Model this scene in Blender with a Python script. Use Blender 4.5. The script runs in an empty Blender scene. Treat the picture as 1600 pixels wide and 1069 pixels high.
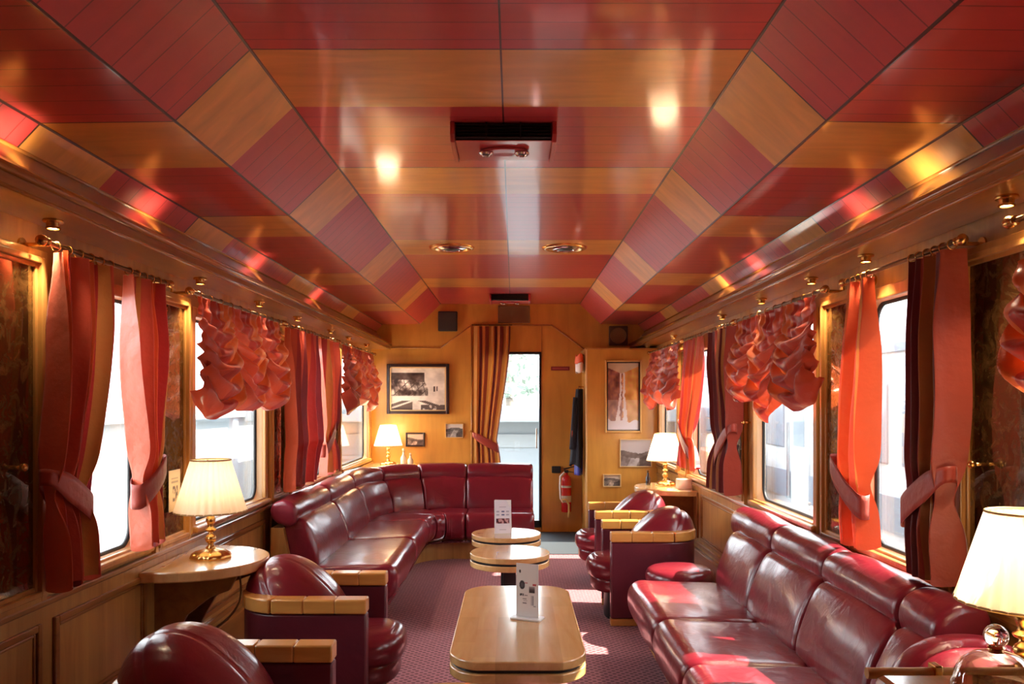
import bpy, math, random
from mathutils import Vector, Matrix, noise as mnoise
random.seed(7)
PI = math.pi
S = bpy.context.scene
C = S.collection

# ------------------------------------------------------------------ camera
EYE = 1.316
cam_d = bpy.data.cameras.new('camera')
cam = bpy.data.objects.new('camera', cam_d)
C.objects.link(cam)
cam.location = (0.037, 0.0, EYE)
cam.rotation_euler = (PI / 2, 0, 0)
cam_d.sensor_width = 36.0
cam_d.lens = 1270.0 * 36.0 / 1600.0
cam_d.shift_x = -3.0 / 1600.0
cam_d.shift_y = 93.5 / 1600.0
cam_d.clip_start = 0.02
S.camera = cam

# ------------------------------------------------------------------ view, world, sun
S.view_settings.view_transform = 'Standard'
S.view_settings.look = 'None'
S.view_settings.gamma = 1.0
S.view_settings.use_curve_mapping = False
S.view_settings.exposure = 1.9
wd = bpy.data.worlds.new('sky')
S.world = wd
wd.use_nodes = True
bg = wd.node_tree.nodes['Background']
bg.inputs['Color'].default_value = (0.90, 0.95, 1.0, 1)
bg.inputs['Strength'].default_value = 3.2
sun_d = bpy.data.lights.new('sun', 'SUN')
sun_d.energy = 8.5
sun_d.angle = math.radians(0.6)
sun_d.color = (1.0, 0.86, 0.68)
sun = bpy.data.objects.new('sun', sun_d)
C.objects.link(sun)
_el, _az = math.radians(47), Vector((-1.0, 0.06, 0)).normalized()
sdir = Vector((_az.x * math.cos(_el), _az.y * math.cos(_el), -math.sin(_el)))
sun.rotation_euler = sdir.to_track_quat('-Z', 'Y').to_euler()

WIN_L = [(2.56, 3.15), (3.63, 4.67), (5.16, 6.22), (6.72, 8.00)]
WIN_R = [(1.30, 1.98), (2.56, 3.17), (3.66, 4.60), (5.16, 6.22), (6.75, 7.56)]
WZ0, WZ1 = 0.755, 1.705
for sgn, wins in ((-1, WIN_L), (1, WIN_R)):       # the sky seen through the windows: light portals
    for a, b in wins:
        ld = bpy.data.lights.new('window_portal', 'AREA')
        ld.shape = 'RECTANGLE'
        ld.size = b - a + .1
        ld.size_y = WZ1 - WZ0 + .1
        ld.cycles.is_portal = True
        lo = bpy.data.objects.new('window_portal', ld)
        C.objects.link(lo)
        lo.location = (sgn * 1.53, (a + b) / 2, (WZ0 + WZ1) / 2)
        lo.rotation_euler = Vector((-sgn, 0, 0)).to_track_quat('-Z', 'Z').to_euler()


# ------------------------------------------------------------------ helpers
def lin(c):
    return tuple((x / 12.92 if x <= .04045 else ((x + .055) / 1.055) ** 2.4) for x in (v / 255.0 for v in c))


def rgba(c):
    return (*lin(c), 1.0)


class MB:
    def __init__(s):
        s.v, s.f, s.m, s.uv = [], [], [], []

    def add(s, vs, fs, m=0, uvs=None):
        o = len(s.v)
        s.v += [tuple(p) for p in vs]
        for i, f in enumerate(fs):
            s.f.append([o + k for k in f])
            s.m.append(m)
            s.uv.append(uvs[i] if uvs else None)
        return s

    def box(s, a, b, m=0, M=None):
        x0, y0, z0 = a
        x1, y1, z1 = b
        vs = [(x0, y0, z0), (x1, y0, z0), (x1, y1, z0), (x0, y1, z0), (x0, y0, z1), (x1, y0, z1), (x1, y1, z1), (x0, y1, z1)]
        if M:
            vs = [tuple(M @ Vector(p)) for p in vs]
        return s.add(vs, [(0, 3, 2, 1), (4, 5, 6, 7), (0, 1, 5, 4), (1, 2, 6, 5), (2, 3, 7, 6), (3, 0, 4, 7)], m)

    def prism(s, poly, axis, a, b, m=0):
        """poly 2D extruded from a to b; axis 'z': (x,y)  'y': (x,z)  'x': (y,z)"""
        def P(p, h):
            return {'z': (p[0], p[1], h), 'y': (p[0], h, p[1]), 'x': (h, p[0], p[1])}[axis]
        n = len(poly)
        vs = [P(p, a) for p in poly] + [P(p, b) for p in poly]
        fs = [tuple(range(n))[::-1], tuple(range(n, 2 * n))] + [(i, (i + 1) % n, n + (i + 1) % n, n + i) for i in range(n)]
        return s.add(vs, fs, m)

    def lathe(s, prof, c=(0, 0, 0), n=32, m=0, M=None, cap=True):
        vs, fs = [], []
        for r, z in prof:
            for k in range(n):
                t = 2 * PI * k / n
                vs.append((r * math.cos(t), r * math.sin(t), z))
        L = len(prof)
        for i in range(L - 1):
            for k in range(n):
                k2 = (k + 1) % n
                fs.append((i * n + k, i * n + k2, (i + 1) * n + k2, (i + 1) * n + k))
        if cap:
            if prof[0][0] > 1e-5:
                fs.append(tuple(range(n))[::-1])
            if prof[-1][0] > 1e-5:
                fs.append(tuple(range((L - 1) * n, L * n)))
        vs = [tuple((M @ Vector(p) if M else Vector(p)) + Vector(c)) for p in vs]
        return s.add(vs, fs, m)

    def tube(s, pts, r, n=10, m=0, closed=False):
        pts = [Vector(p) for p in pts]
        N = len(pts)
        vs, fs = [], []
        up = Vector((0, 0, 1))
        prev = None
        for i, p in enumerate(pts):
            if closed:
                d = pts[(i + 1) % N] - pts[i - 1]
            else:
                d = pts[min(i + 1, N - 1)] - pts[max(i - 1, 0)]
            d.normalize()
            if prev is None:
                a = d.orthogonal().normalized()
            else:
                a = (prev - d * prev.dot(d)).normalized()
            prev = a
            b = d.cross(a)
            rr = r[i] if isinstance(r, (list, tuple)) else r
            for k in range(n):
                t = 2 * PI * k / n
                vs.append(tuple(p + a * (rr * math.cos(t)) + b * (rr * math.sin(t))))
        for i in range(N if closed else N - 1):
            j = (i + 1) % N
            for k in range(n):
                k2 = (k + 1) % n
                fs.append((i * n + k, i * n + k2, j * n + k2, j * n + k))
        if not closed:
            fs.append(tuple(range(n))[::-1])
            fs.append(tuple(range((N - 1) * n, N * n)))
        return s.add(vs, fs, m)

    def grid(s, fn, nu, nv, m=0, wrap=False):
        vs, fs, uvs = [], [], []
        for j in range(nv + 1):
            for i in range(nu + (0 if wrap else 1)):
                vs.append(fn(i / nu, j / nv))
        W = nu if wrap else nu + 1
        for j in range(nv):
            for i in range(nu):
                i2 = (i + 1) % W if wrap else i + 1
                fs.append((j * W + i, j * W + i2, (j + 1) * W + i2, (j + 1) * W + i))
                uvs.append([(i / nu, j / nv), ((i + 1) / nu, j / nv), ((i + 1) / nu, (j + 1) / nv), (i / nu, (j + 1) / nv)])
        return s.add(vs, fs, m, uvs)

    def ball(s, c, r, m=0, nu=20, nv=12):
        rx, ry, rz = r if isinstance(r, (tuple, list)) else (r, r, r)
        return s.grid(lambda u, v: (c[0] + rx * math.cos(2 * PI * u) * math.sin(PI * v), c[1] + ry * math.sin(2 * PI * u) * math.sin(PI * v),
                                    c[2] - rz * math.cos(PI * v)), nu, nv, m, True)

    def build(s, name, mats, parent=None, smooth=None, bevel=None, seg=2, solid=None, subsurf=0, cols=None, kind=None):
        me = bpy.data.meshes.new(name)
        me.from_pydata(s.v, [], s.f)
        mats = mats if isinstance(mats, (list, tuple)) else [mats]
        for m_ in mats:
            me.materials.append(m_)
        for p, mi in zip(me.polygons, s.m):
            p.material_index = mi
        if any(u for u in s.uv):
            l = me.uv_layers.new(name='UVMap')
            k = 0
            for p, u in zip(me.polygons, s.uv):
                for q in range(len(p.vertices)):
                    l.data[k].uv = u[q] if u else (0, 0)
                    k += 1
        if cols:
            ca = me.color_attributes.new('Col', 'FLOAT_COLOR', 'POINT')
            for i, c in enumerate(cols):
                ca.data[i].color = (*c, 1)
        me.validate()
        me.update()
        o = bpy.data.objects.new(name, me)
        C.objects.link(o)
        if smooth is not None:
            if smooth >= 180:
                me.shade_smooth()
            else:
                me.set_sharp_from_angle(angle=math.radians(smooth))
                me.shade_smooth()
                me.set_sharp_from_angle(angle=math.radians(smooth))
        if solid:
            md = o.modifiers.new('solidify', 'SOLIDIFY')
            md.thickness = solid
            md.offset = 0
        if bevel:
            md = o.modifiers.new('bevel', 'BEVEL')
            md.width = bevel
            md.segments = seg
            md.limit_method = 'ANGLE'
            md.angle_limit = math.radians(35)
        if subsurf:
            md = o.modifiers.new('subsurf', 'SUBSURF')
            md.levels = md.render_levels = subsurf
        if parent:
            o.parent = parent
        if kind:
            o['kind'] = kind
        return o


def thing(name, label, cat, loc=(0, 0, 0), rz=0.0, group=None):
    o = bpy.data.objects.new(name, None)
    o.empty_display_size = .1
    C.objects.link(o)
    o.location = loc
    o.rotation_euler = (0, 0, rz)
    o['label'] = label
    o['category'] = cat
    if group:
        o['group'] = group
    return o


def tag(o, label, cat, group=None):
    o['label'] = label
    o['category'] = cat
    if group:
        o['group'] = group
    return o


def sempty(name):
    o = bpy.data.objects.new(name, None)
    C.objects.link(o)
    o['kind'] = 'structure'
    return o


def dup(root, loc, rz=None, label=None, scale=None):
    def cp(o, par):
        c = o.copy()
        C.objects.link(c)
        c.parent = par
        for ch in list(o.children):
            cp(ch, c)
        return c
    r = cp(root, None)
    r.location = loc
    if rz is not None:
        r.rotation_euler = (0, 0, rz)
    if label:
        r['label'] = label
    if scale:
        r.scale = (scale,) * 3
    return r


def chaikin(p, n=2):
    for _ in range(n):
        q = []
        for i in range(len(p)):
            a, b = p[i], p[(i + 1) % len(p)]
            q.append((a[0] * .75 + b[0] * .25, a[1] * .75 + b[1] * .25))
            q.append((a[0] * .25 + b[0] * .75, a[1] * .25 + b[1] * .75))
        p = q
    return p


def sstep(t):
    t = max(0.0, min(1.0, t))
    return t * t * (3 - 2 * t)


def lerp(a, b, t):
    return a + (b - a) * t


# ------------------------------------------------------------------ materials
def nodemat(name):
    m = bpy.data.materials.new(name)
    m.use_nodes = True
    nt = m.node_tree
    return m, nt, nt.nodes['Principled BSDF']


def mat(name, col, rough=.5, metal=0.0, coat=0.0, bump=0.0, bscale=60.0, emit=None, estr=0.0, spec=None, var=0.0, vscale=6.0):
    m, nt, b = nodemat(name)
    b.inputs['Base Color'].default_value = rgba(col)
    b.inputs['Roughness'].default_value = rough
    b.inputs['Metallic'].default_value = metal
    b.inputs['Coat Weight'].default_value = coat
    b.inputs['Coat Roughness'].default_value = .12
    if spec is not None:
        b.inputs['Specular IOR Level'].default_value = spec
    if emit:
        b.inputs['Emission Color'].default_value = rgba(emit)
        b.inputs['Emission Strength'].default_value = estr
    tc = nt.nodes.new('ShaderNodeTexCoord')
    if var:
        n = nt.nodes.new('ShaderNodeTexNoise')
        n.inputs['Scale'].default_value = vscale
        n.inputs['Detail'].default_value = 4
        nt.links.new(tc.outputs['Object'], n.inputs['Vector'])
        mx = nt.nodes.new('ShaderNodeMix')
        mx.data_type = 'RGBA'
        nt.links.new(n.outputs['Fac'], mx.inputs[0])
        c = lin(col)
        mx.inputs[6].default_value = (*[x * (1 - var) for x in c], 1)
        mx.inputs[7].default_value = (*[min(1, x * (1 + var)) for x in c], 1)
        nt.links.new(mx.outputs[2], b.inputs['Base Color'])
    if bump:
        n = nt.nodes.new('ShaderNodeTexNoise')
        n.inputs['Scale'].default_value = bscale
        n.inputs['Detail'].default_value = 3
        nt.links.new(tc.outputs['Object'], n.inputs['Vector'])
        bp = nt.nodes.new('ShaderNodeBump')
        bp.inputs['Strength'].default_value = bump
        bp.inputs['Distance'].default_value = .01
        nt.links.new(n.outputs['Fac'], bp.inputs['Height'])
        nt.links.new(bp.outputs['Normal'], b.inputs['Normal'])
    return m


def wood(name, c1, c2, scale=(2, 2, 25), rough=.3, coat=.3, blocks=None):
    """grain runs along the axis with the smallest scale"""
    m, nt, b = nodemat(name)
    tc = nt.nodes.new('ShaderNodeTexCoord')
    mp = nt.nodes.new('ShaderNodeMapping')
    mp.inputs['Scale'].default_value = scale
    nt.links.new(tc.outputs['Object'], mp.inputs['Vector'])
    n = nt.nodes.new('ShaderNodeTexNoise')
    n.inputs['Scale'].default_value = 1.0
    n.inputs['Detail'].default_value = 6
    n.inputs['Roughness'].default_value = .6
    n.inputs['Distortion'].default_value = .6
    nt.links.new(mp.outputs['Vector'], n.inputs['Vector'])
    n2 = nt.nodes.new('ShaderNodeTexNoise')
    n2.inputs['Scale'].default_value = 3.5
    n2.inputs['Detail'].default_value = 2
    nt.links.new(tc.outputs['Object'], n2.inputs['Vector'])
    ad = nt.nodes.new('ShaderNodeMath')
    ad.operation = 'MULTIPLY_ADD'
    nt.links.new(n2.outputs['Fac'], ad.inputs[0])
    ad.inputs[1].default_value = .5
    nt.links.new(n.outputs['Fac'], ad.inputs[2])
    cr = nt.nodes.new('ShaderNodeValToRGB')
    cr.color_ramp.elements[0].position = .45
    cr.color_ramp.elements[0].color = rgba(c2)
    cr.color_ramp.elements[1].position = 1.0
    cr.color_ramp.elements[1].color = rgba(c1)
    nt.links.new(ad.outputs[0], cr.inputs[0])
    out = cr.outputs[0]
    if blocks:
        bt = nt.nodes.new('ShaderNodeTexBrick')
        bt.inputs['Scale'].default_value = 1.0
        bt.inputs['Brick Width'].default_value = blocks[0]
        bt.inputs['Row Height'].default_value = blocks[1]
        bt.inputs['Mortar Size'].default_value = 0.0
        bt.inputs['Color1'].default_value = (.72, .68, .64, 1)
        bt.inputs['Color2'].default_value = (1, 1, 1, 1)
        mp2 = nt.nodes.new('ShaderNodeMapping')
        mp2.inputs['Rotation'].default_value = (0, 0, PI / 2)
        nt.links.new(tc.outputs['Object'], mp2.inputs['Vector'])
        nt.links.new(mp2.outputs['Vector'], bt.inputs['Vector'])
        mx = nt.nodes.new('ShaderNodeMix')
        mx.data_type = 'RGBA'
        mx.blend_type = 'MULTIPLY'
        mx.inputs[0].default_value = .8
        nt.links.new(out, mx.inputs[6])
        nt.links.new(bt.outputs['Color'], mx.inputs[7])
        out = mx.outputs[2]
    nt.links.new(out, b.inputs['Base Color'])
    b.inputs['Roughness'].default_value = rough
    b.inputs['Coat Weight'].default_value = coat
    b.inputs['Coat Roughness'].default_value = .12
    return m


def math_node(nt, op, a, b=None, c=None):
    n = nt.nodes.new('ShaderNodeMath')
    n.operation = op
    for i, x in enumerate((a, b, c)):
        if x is None:
            continue
        if isinstance(x, (int, float)):
            n.inputs[i].default_value = x
        else:
            nt.links.new(x, n.inputs[i])
    return n.outputs[0]


RED, YEL = (206, 72, 78), (236, 172, 88)
BANDS = [(-.75, -.3), (.55, 1.0), (2.275, 2.719), (3.425, 3.857), (4.954, 5.45), (6.495, 7.003)]   # the yellow stripes across the car


def ceiling_mat(name='lacquered_ceiling_boards', coat=.85, crough=.09):
    m, nt, b = nodemat(name)
    tc = nt.nodes.new('ShaderNodeTexCoord')
    sp = nt.nodes.new('ShaderNodeSeparateXYZ')
    nt.links.new(tc.outputs['Object'], sp.inputs[0])
    X, Y = sp.outputs[0], sp.outputs[1]
    tot = None
    for a, e in BANDS:                       # 1 inside a yellow band
        g = math_node(nt, 'MULTIPLY', math_node(nt, 'GREATER_THAN', Y, a), math_node(nt, 'LESS_THAN', Y, e))
        tot = g if tot is None else math_node(nt, 'ADD', tot, g)
    yel = tot
    mp = nt.nodes.new('ShaderNodeMapping')
    mp.inputs['Scale'].default_value = (1.6, 9, 4)
    nt.links.new(tc.outputs['Object'], mp.inputs['Vector'])
    n = nt.nodes.new('ShaderNodeTexNoise')
    n.inputs['Scale'].default_value = 1.5
    n.inputs['Detail'].default_value = 5
    n.inputs['Distortion'].default_value = .8
    nt.links.new(mp.outputs['Vector'], n.inputs['Vector'])

    def two(c, k):
        mx = nt.nodes.new('ShaderNodeMix')
        mx.data_type = 'RGBA'
        nt.links.new(n.outputs['Fac'], mx.inputs[0])
        l = lin(c)
        mx.inputs[6].default_value = (*[x * (1 - k) for x in l], 1)
        mx.inputs[7].default_value = (*[x * (1 + k) for x in l], 1)
        return mx.outputs[2]
    base = nt.nodes.new('ShaderNodeMix')
    base.data_type = 'RGBA'
    nt.links.new(yel, base.inputs[0])
    nt.links.new(two(RED, .15), base.inputs[6])
    nt.links.new(two(YEL, .35), base.inputs[7])
    # fine plank grooves in the red boards
    fr = math_node(nt, 'FRACT', math_node(nt, 'MULTIPLY', Y, 1 / .1005))
    gr = math_node(nt, 'MULTIPLY', math_node(nt, 'LESS_THAN', fr, .045), math_node(nt, 'SUBTRACT', 1.0, yel))
    gr = math_node(nt, 'MULTIPLY', gr, .55)
    # open joints between the panels
    j = None
    for a, e in BANDS:
        g = math_node(nt, 'COMPARE', Y, a, .0035)
        j = g if j is None else math_node(nt, 'ADD', j, g)
    AX = math_node(nt, 'ABSOLUTE', X)
    for xs, w in ((0.0, .0028), (.70, .004), (.913, .004), (1.288, .004)):
        j = math_node(nt, 'ADD', j, math_node(nt, 'COMPARE', AX, xs, w))
    dark = math_node(nt, 'MAXIMUM', gr, math_node(nt, 'MINIMUM', math_node(nt, 'MULTIPLY', j, .93), .93))
    fin = nt.nodes.new('ShaderNodeMix')
    fin.data_type = 'RGBA'
    nt.links.new(dark, fin.inputs[0])
    nt.links.new(base.outputs[2], fin.inputs[6])
    fin.inputs[7].default_value = (.02, .01, .012, 1)
    nt.links.new(fin.outputs[2], b.inputs['Base Color'])
    b.inputs['Roughness'].default_value = .32
    b.inputs['Coat Weight'].default_value = coat
    b.inputs['Coat Roughness'].default_value = crough
    bp = nt.nodes.new('ShaderNodeBump')
    bp.inputs['Strength'].default_value = .25
    bp.inputs['Distance'].default_value = .004
    bp.invert = True
    nt.links.new(dark, bp.inputs['Height'])
    nt.links.new(bp.outputs['Normal'], b.inputs['Normal'])
    return m


def carpet_mat():
    m, nt, b = nodemat('patterned_carpet')
    tc = nt.nodes.new('ShaderNodeTexCoord')
    v = nt.nodes.new('ShaderNodeTexVoronoi')
    v.inputs['Scale'].default_value = 34
    v.inputs['Randomness'].default_value = .12
    mp = nt.nodes.new('ShaderNodeMapping')
    mp.inputs['Rotation'].default_value = (0, 0, PI / 4)
    nt.links.new(tc.outputs['Object'], mp.inputs['Vector'])
    nt.links.new(mp.outputs['Vector'], v.inputs['Vector'])
    cr = nt.nodes.new('ShaderNodeValToRGB')
    cr.color_ramp.elements[0].position = .26
    cr.color_ramp.elements[0].color = rgba((108, 54, 64))
    cr.color_ramp.elements[1].position = .42
    cr.color_ramp.elements[1].color = rgba((176, 112, 120))
    nt.links.new(v.outputs['Distance'], cr.inputs[0])
    nt.links.new(cr.outputs[0], b.inputs['Base Color'])
    b.inputs['Roughness'].default_value = .95
    b.inputs['Specular IOR Level'].default_value = .1
    b.inputs['Sheen Weight'].default_value = .2
    n = nt.nodes.new('ShaderNodeTexNoise')
    n.inputs['Scale'].default_value = 500
    nt.links.new(tc.outputs['Object'], n.inputs['Vector'])
    bp = nt.nodes.new('ShaderNodeBump')
    bp.inputs['Strength'].default_value = .5
    bp.inputs['Distance'].default_value = .004
    nt.links.new(n.outputs['Fac'], bp.inputs['Height'])
    nt.links.new(bp.outputs['Normal'], b.inputs['Normal'])
    return m


def fabric_mat(name, stripes, rough=.42, trans=.45, reps=1.0, sheen=.3):
    """stripes: [(position, colour)] repeated across the UV width"""
    m, nt, b = nodemat(name)
    uv = nt.nodes.new('ShaderNodeUVMap')
    sp = nt.nodes.new('ShaderNodeSeparateXYZ')
    nt.links.new(uv.outputs[0], sp.inputs[0])
    f = math_node(nt, 'FRACT', math_node(nt, 'MULTIPLY', sp.outputs[0], reps))
    cr = nt.nodes.new('ShaderNodeValToRGB')
    cr.color_ramp.interpolation = 'CONSTANT'
    el = cr.color_ramp.elements
    while len(el) < len(stripes):
        el.new(.5)
    for e, (p, c) in zip(el, stripes):
        e.position = p
    for e, (p, c) in zip(el, stripes):
        e.color = rgba(c)
    nt.links.new(f, cr.inputs[0])
    nt.links.new(cr.outputs[0], b.inputs['Base Color'])
    b.inputs['Roughness'].default_value = rough
    b.inputs['Sheen Weight'].default_value = sheen
    b.inputs['Specular IOR Level'].default_value = .6
    tc = nt.nodes.new('ShaderNodeTexCoord')
    n = nt.nodes.new('ShaderNodeTexNoise')
    n.inputs['Scale'].default_value = 14
    n.inputs['Detail'].default_value = 4
    nt.links.new(tc.outputs['Object'], n.inputs['Vector'])
    bp = nt.nodes.new('ShaderNodeBump')
    bp.inputs['Strength'].default_value = .35
    bp.inputs['Distance'].default_value = .02
    nt.links.new(n.outputs['Fac'], bp.inputs['Height'])
    nt.links.new(bp.outputs['Normal'], b.inputs['Normal'])
    tr = nt.nodes.new('ShaderNodeBsdfTranslucent')
    nt.links.new(cr.outputs[0], tr.inputs['Color'])
    nt.links.new(bp.outputs['Normal'], tr.inputs['Normal'])
    mx = nt.nodes.new('ShaderNodeMixShader')
    mx.inputs[0].default_value = trans
    nt.links.new(b.outputs[0], mx.inputs[1])
    nt.links.new(tr.outputs[0], mx.inputs[2])
    nt.links.new(mx.outputs[0], nt.nodes['Material Output'].inputs[0])
    return m


def glass_mat(name='window_glass', tint=(.97, .99, .99), f0=.06):
    m, nt, b = nodemat(name)
    nt.nodes.remove(b)
    tr = nt.nodes.new('ShaderNodeBsdfTransparent')
    tr.inputs[0].default_value = (*tint, 1)
    gl = nt.nodes.new('ShaderNodeBsdfGlossy')
    gl.inputs['Roughness'].default_value = .01
    lw = nt.nodes.new('ShaderNodeLayerWeight')
    lw.inputs[0].default_value = .25
    k = math_node(nt, 'MULTIPLY_ADD', lw.outputs['Fresnel'], .6, f0 * .3)
    mx = nt.nodes.new('ShaderNodeMixShader')
    nt.links.new(k, mx.inputs[0])
    nt.links.new(tr.outputs[0], mx.inputs[1])
    nt.links.new(gl.outputs[0], mx.inputs[2])
    nt.links.new(mx.outputs[0], nt.nodes['Material Output'].inputs[0])
    return m


def mirror_mat():
    m, nt, b = nodemat('mottled_antique_mirror')
    tc = nt.nodes.new('ShaderNodeTexCoord')
    n = nt.nodes.new('ShaderNodeTexNoise')
    n.inputs['Scale'].default_value = 16
    n.inputs['Detail'].default_value = 7
    n.inputs['Roughness'].default_value = .7
    n.inputs['Distortion'].default_value = 1.2
    nt.links.new(tc.outputs['Object'], n.inputs['Vector'])
    cr = nt.nodes.new('ShaderNodeValToRGB')
    cr.color_ramp.elements[0].position = .40
    cr.color_ramp.elements[0].color = (.1, .1, .1, 1)
    cr.color_ramp.elements[1].position = .72
    cr.color_ramp.elements[1].color = (.7, .7, .7, 1)
    nt.links.new(n.outputs['Fac'], cr.inputs[0])
    gl = nt.nodes.new('ShaderNodeBsdfGlossy')
    gl.inputs['Color'].default_value = (.32, .28, .22, 1)
    gl.inputs['Roughness'].default_value = .06
    b.inputs['Base Color'].default_value = rgba((128, 88, 42))
    b.inputs['Roughness'].default_value = .35
    mx = nt.nodes.new('ShaderNodeMixShader')
    nt.links.new(cr.outputs[0], mx.inputs[0])
    nt.links.new(gl.outputs[0], mx.inputs[1])
    nt.links.new(b.outputs[0], mx.inputs[2])
    nt.links.new(mx.outputs[0], nt.nodes['Material Output'].inputs[0])
    return m


def shade_mat():
    m, nt, b = nodemat('pleated_lampshade_fabric')
    b.inputs['Base Color'].default_value = rgba((246, 234, 214))
    b.inputs['Roughness'].default_value = .8
    tr = nt.nodes.new('ShaderNodeBsdfTranslucent')
    tr.inputs[0].default_value = rgba((252, 236, 212))
    mx = nt.nodes.new('ShaderNodeMixShader')
    mx.inputs[0].default_value = .5
    nt.links.new(b.outputs[0], mx.inputs[1])
    nt.links.new(tr.outputs[0], mx.inputs[2])
    nt.links.new(mx.outputs[0], nt.nodes['Material Output'].inputs[0])
    return m


def pic_mat():
    m, nt, b = nodemat('printed_paper')
    a = nt.nodes.new('ShaderNodeAttribute')
    a.attribute_name = 'Col'
    nt.links.new(a.outputs['Color'], b.inputs['Base Color'])
    b.inputs['Roughness'].default_value = .35
    return m


def leather_mat(name, col, rough=.26):
    m, nt, b = nodemat(name)
    tc = nt.nodes.new('ShaderNodeTexCoord')
    n = nt.nodes.new('ShaderNodeTexNoise')
    n.inputs['Scale'].default_value = 5
    n.inputs['Detail'].default_value = 3
    n.inputs['Distortion'].default_value = 1.0
    nt.links.new(tc.outputs['Object'], n.inputs['Vector'])
    mx = nt.nodes.new('ShaderNodeMix')
    mx.data_type = 'RGBA'
    nt.links.new(n.outputs['Fac'], mx.inputs[0])
    c = lin(col)
    mx.inputs[6].default_value = (*[x * .75 for x in c], 1)
    mx.inputs[7].default_value = (*[x * 1.2 for x in c], 1)
    nt.links.new(mx.outputs[2], b.inputs['Base Color'])
    b.inputs['Roughness'].default_value = rough
    b.inputs['Coat Weight'].default_value = .35
    b.inputs['Coat Roughness'].default_value = .14
    n2 = nt.nodes.new('ShaderNodeTexNoise')
    n2.inputs['Scale'].default_value = 9
    n2.inputs['Detail'].default_value = 6
    n2.inputs['Distortion'].default_value = 2.0
    nt.links.new(tc.outputs['Object'], n2.inputs['Vector'])
    bp = nt.nodes.new('ShaderNodeBump')
    bp.inputs['Strength'].default_value = .16
    bp.inputs['Distance'].default_value = .02
    nt.links.new(n2.outputs['Fac'], bp.inputs['Height'])
    nt.links.new(bp.outputs['Normal'], b.inputs['Normal'])
    return m


M = {}
M['ceil'] = ceiling_mat()
M['carpet'] = carpet_mat()
M['wall'] = wood('honey_wall_veneer', (198, 148, 84), (150, 104, 54), (3, 3, 30), .34, .3)
M['wallv'] = wood('honey_wall_veneer_upright', (202, 152, 84), (154, 108, 54), (20, 20, 1.6), .34, .3)
M['wallb'] = wood('golden_end_wall_veneer', (222, 162, 70), (192, 134, 54), (9, 9, 1.2), .36, .25)
M['trim'] = wood('walnut_toned_trim', (172, 116, 58), (122, 78, 38), (14, 1.2, 14), .28, .5)
M['trimv'] = wood('light_upright_trim', (206, 150, 80), (160, 106, 50), (18, 18, 1.5), .3, .4)
M['top'] = wood('beech_table_top', (248, 204, 138), (224, 168, 102), (22, 2.2, 22), .26, .9, blocks=(.34, .075))
M['rail'] = wood('arm_rail_beech', (228, 168, 88), (192, 128, 58), (3, 14, 14), .3, .4)
M['reveal'] = mat('cream_window_reveal', (226, 198, 160), .5)
M['gasket'] = mat('black_rubber_gasket', (24, 24, 26), .5)
M['brass'] = mat('polished_brass', (222, 176, 104), .24, 1.0)
M['darkbrass'] = mat('aged_brass', (120, 88, 48), .3, 1.0)
M['chrome'] = mat('polished_chrome', (210, 205, 205), .12, 1.0)
M['black'] = mat('black_plastic', (22, 20, 22), .45)
M['darkmetal'] = mat('black_painted_metal', (30, 26, 28), .4)
M['white'] = mat('white_card', (238, 236, 232), .5)
M['acrylic'] = mat('white_acrylic', (240, 236, 230), .2)
M['leather'] = leather_mat('oxblood_leather', (124, 30, 44), .28)
M['leather2'] = leather_mat('oxblood_leather_matt', (98, 30, 44), .45)
M['glass'] = glass_mat()
M['mirror'] = mirror_mat()
M['shade'] = shade_mat()
M['bulb'] = mat('lit_bulb', (255, 236, 200), .5, emit=(255, 232, 196), estr=6)
M['lens'] = mat('lit_spot_lens', (255, 240, 210), .3, emit=(255, 222, 170), estr=14)
M['pic'] = pic_mat()
M['redplate'] = mat('red_sign_plate', (134, 26, 30), .4)
M['redpaint'] = mat('red_gloss_paint', (196, 26, 28), .25, coat=.5)
M['hose'] = mat('tan_strap', (222, 186, 120), .5)
M['grey'] = mat('grey_rubber_mat', (54, 62, 70), .85)
M['speaker'] = mat('dark_grey_grille', (58, 48, 44), .7, bump=.6, bscale=400)
M['acred'] = mat('red_metal_housing', (186, 58, 60), .3, coat=.4)
STR = [(0, (212, 86, 46)), (.40, (186, 54, 48)), (.52, (206, 132, 66)), (.60, (202, 78, 54)), (.90, (136, 36, 42))]
M['curtain'] = fabric_mat('striped_silk_curtain', STR, .36, .17, 2.0)
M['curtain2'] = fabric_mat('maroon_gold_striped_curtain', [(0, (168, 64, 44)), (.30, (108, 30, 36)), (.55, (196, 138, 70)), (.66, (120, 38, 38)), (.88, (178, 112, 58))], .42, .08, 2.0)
M['sash'] = fabric_mat('silk_tieback', [(0, (176, 62, 42))], .45, .12)
M['blind'] = fabric_mat('copper_silk_blind', [(0, (190, 68, 36)), (.34, (166, 46, 32)), (.62, (200, 94, 42))], .26, .14, 3.0)
M['doorcurtain'] = fabric_mat('gold_striped_curtain', [(0, (206, 136, 52)), (.40, (112, 34, 34)), (.62, (204, 126, 50)), (.80, (140, 52, 38))], .5, .15, 2.5)

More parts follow.
